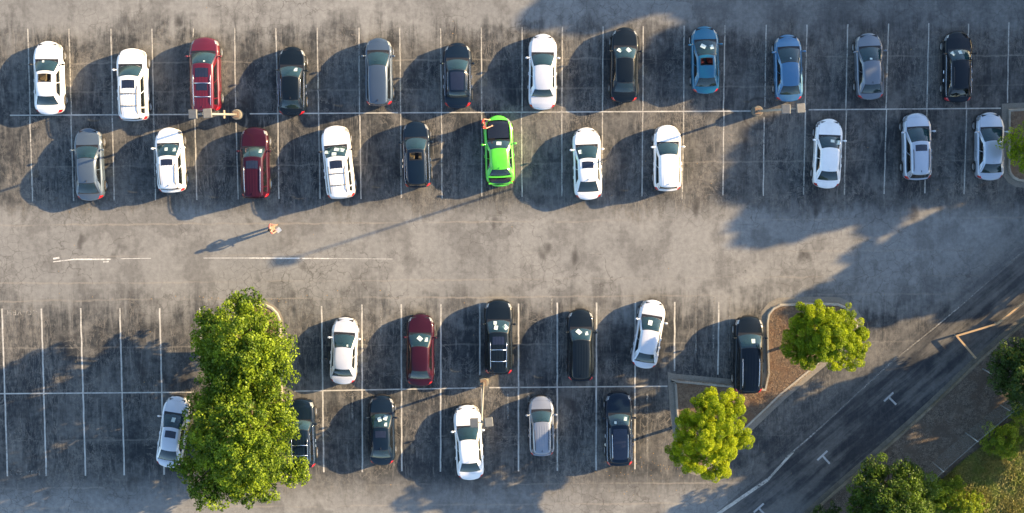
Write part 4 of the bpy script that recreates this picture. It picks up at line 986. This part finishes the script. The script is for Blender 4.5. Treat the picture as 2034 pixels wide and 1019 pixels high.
M_ = Matrix.Translation((b1.x, b1.y, 0)) @ Matrix.Rotation(R(-72), 4, 'Z') @ Matrix.Translation((.20, .44, 1.10)) @ Matrix.Rotation(R(20), 4, 'Z') @ Matrix.Rotation(R(12), 4, 'X')
tag(mesh('paper_sheet', [M_ @ Vector(((a/3-.5)*.30, (b/3-.5)*.34, .01*math.sin(a+b))) for a in range(4) for b in range(4)], [(a*4+b, a*4+4+b, a*4+5+b, a*4+b+1) for a in range(3) for b in range(3)], PAPER), 'white sheet held by the person in the coral shirt', 'paper')
person(960.5, 247, R(-80), 'person in a red shirt leaning an arm on the front of the lime green coupe', REDC, DARKC, HAIR,
       [((-.34, .10, 1.22), (-.26, .38, 1.10)), ((.27, .16, 1.20), (.20, .48, 1.06))])

# long dry grass, weeds and loose litter that nobody could count
def tufts(name, label, poly, n, size, h, mat, z0, seed, upright):
    rs = np.random.RandomState(seed); P = np.array([tuple(W(*p)[:2]) for p in poly]); lo, hi = P.min(0), P.max(0); pts = []
    fldx = rs.rand(6)*6
    while len(pts) < n:
        q = lo+(hi-lo)*rs.rand(4000, 2); c = np.zeros(len(q), bool)
        for i in range(len(P)):
            a, b = P[i-1], P[i]; m = ((a[1] > q[:, 1]) != (b[1] > q[:, 1])) & (q[:, 0] < (b[0]-a[0])*(q[:, 1]-a[1])/(b[1]-a[1]+1e-9)+a[0]); c ^= m
        k = .5+.5*np.sin(q[:, 0]*1.3+fldx[0]+np.sin(q[:, 1]*.9+fldx[1])*1.5)*np.sin(q[:, 1]*1.7+fldx[2]+np.sin(q[:, 0]*.7)*2)
        pts += list(np.c_[q, k][c & (rs.rand(len(q)) < .25+.75*k)])
    p = np.array(pts[:n]); ang = rs.rand(n)*2*np.pi; L = size*(.5+rs.rand(n)); hh = h*(.4+.9*rs.rand(n))*(.5+p[:, 2]); dx, dy = np.cos(ang), np.sin(ang); w = size*.16*(.6+rs.rand(n))
    V = np.zeros((n, 4, 3)); ox, oy = -dy*w, dx*w
    V[:, 0] = np.c_[p[:, 0]-ox, p[:, 1]-oy, np.full(n, z0)]; V[:, 1] = np.c_[p[:, 0]+ox, p[:, 1]+oy, np.full(n, z0+.004)]
    V[:, 2] = np.c_[p[:, 0]+ox*.4+dx*L, p[:, 1]+oy*.4+dy*L, z0+hh]; V[:, 3] = np.c_[p[:, 0]-ox*.4+dx*L, p[:, 1]-oy*.4+dy*L, z0+hh+.003]
    me = bpy.data.meshes.new(name); me.vertices.add(n*4); me.vertices.foreach_set('co', V.astype('f4').ravel()); me.loops.add(n*4); me.loops.foreach_set('vertex_index', np.arange(n*4, dtype='i4'))
    me.polygons.add(n); me.polygons.foreach_set('loop_start', np.arange(0, n*4, 4, dtype='i4')); me.polygons.foreach_set('loop_total', np.full(n, 4, dtype='i4')); me.update(calc_edges=True)
    at = me.attributes.new('tone', 'FLOAT', 'FACE'); at.data.foreach_set('value', np.clip(rs.rand(n)*.7+p[:, 2]*.3, 0, 1).astype('f4'))
    me.materials.append(mat); o = bpy.data.objects.new(name, me); COL.objects.link(o); tag(o, label, None, None, 'stuff')
GB = foliage_mat('long_grass_blades', (.06, .085, .012), (.36, .30, .085), .3, c3=(.16, .20, .03)); LITB = foliage_mat('dead_leaf_bits', (.035, .026, .018), (.34, .28, .21), .1, c3=(.12, .070, .040))
MULB = foliage_mat('pine_straw_bits', (.06, .038, .022), (.36, .25, .16), .1, c3=(.17, .10, .058))
tufts('long_grass', 'long dry green and straw coloured grass beyond the fence', [(1800, 1100), (1835, 1015), (1868, 955), (1905, 922), (1950, 888), (2010, 836), (2075, 780), (2160, 1100)], 42000, .20, .16, GB, .13, 1, True)
tufts('leaf_litter', 'brown and grey dead leaves covering the bank behind the kerb', [(1560, 1080), (1612, 1022), (1690, 955), (1790, 866), (1880, 786), (1955, 716), (2060, 625), (2130, 730), (1950, 884), (1868, 952), (1800, 1090)], 26000, .05, .03, LITB, .104, 2, False)
tufts('pine_straw', 'orange brown pine straw covering the mulched island', [(1345, 752), (1450, 762), (1512, 768), (1524, 765), (1524, 640), (1540, 606), (1660, 603), (1695, 630), (1700, 655), (1640, 712), (1545, 795), (1480, 852), (1400, 925), (1372, 925), (1352, 840)], 22000, .06, .03, MULB, .114, 3, False)

# fallen leaves
lv = MB(); q = random.Random(9); LC = plain('fallen_leaf', (.42, .25, .07), .8)
for k in range(150):
    if k < 70: u, v = q.gauss(1290, 90), q.gauss(930, 30)
    elif k < 100: u, v = q.gauss(480, 130), q.gauss(592, 5)
    else: u, v = q.uniform(0, 1990), q.uniform(0, 1019)
    p = W(u, v, .012); s = q.uniform(.02, .045); a = q.uniform(0, 6.28)
    lv.add([(p.x+s*math.cos(a+t), p.y+s*.7*math.sin(a+t), .012+.01*(i % 2)) for i, t in enumerate((0, 1.57, 3.14, 4.71))], [(0, 1, 2, 3)])
tag(lv.build('fallen_leaves', LC), 'scattered small yellow fallen leaves on the asphalt', 'leaves', kind='stuff')
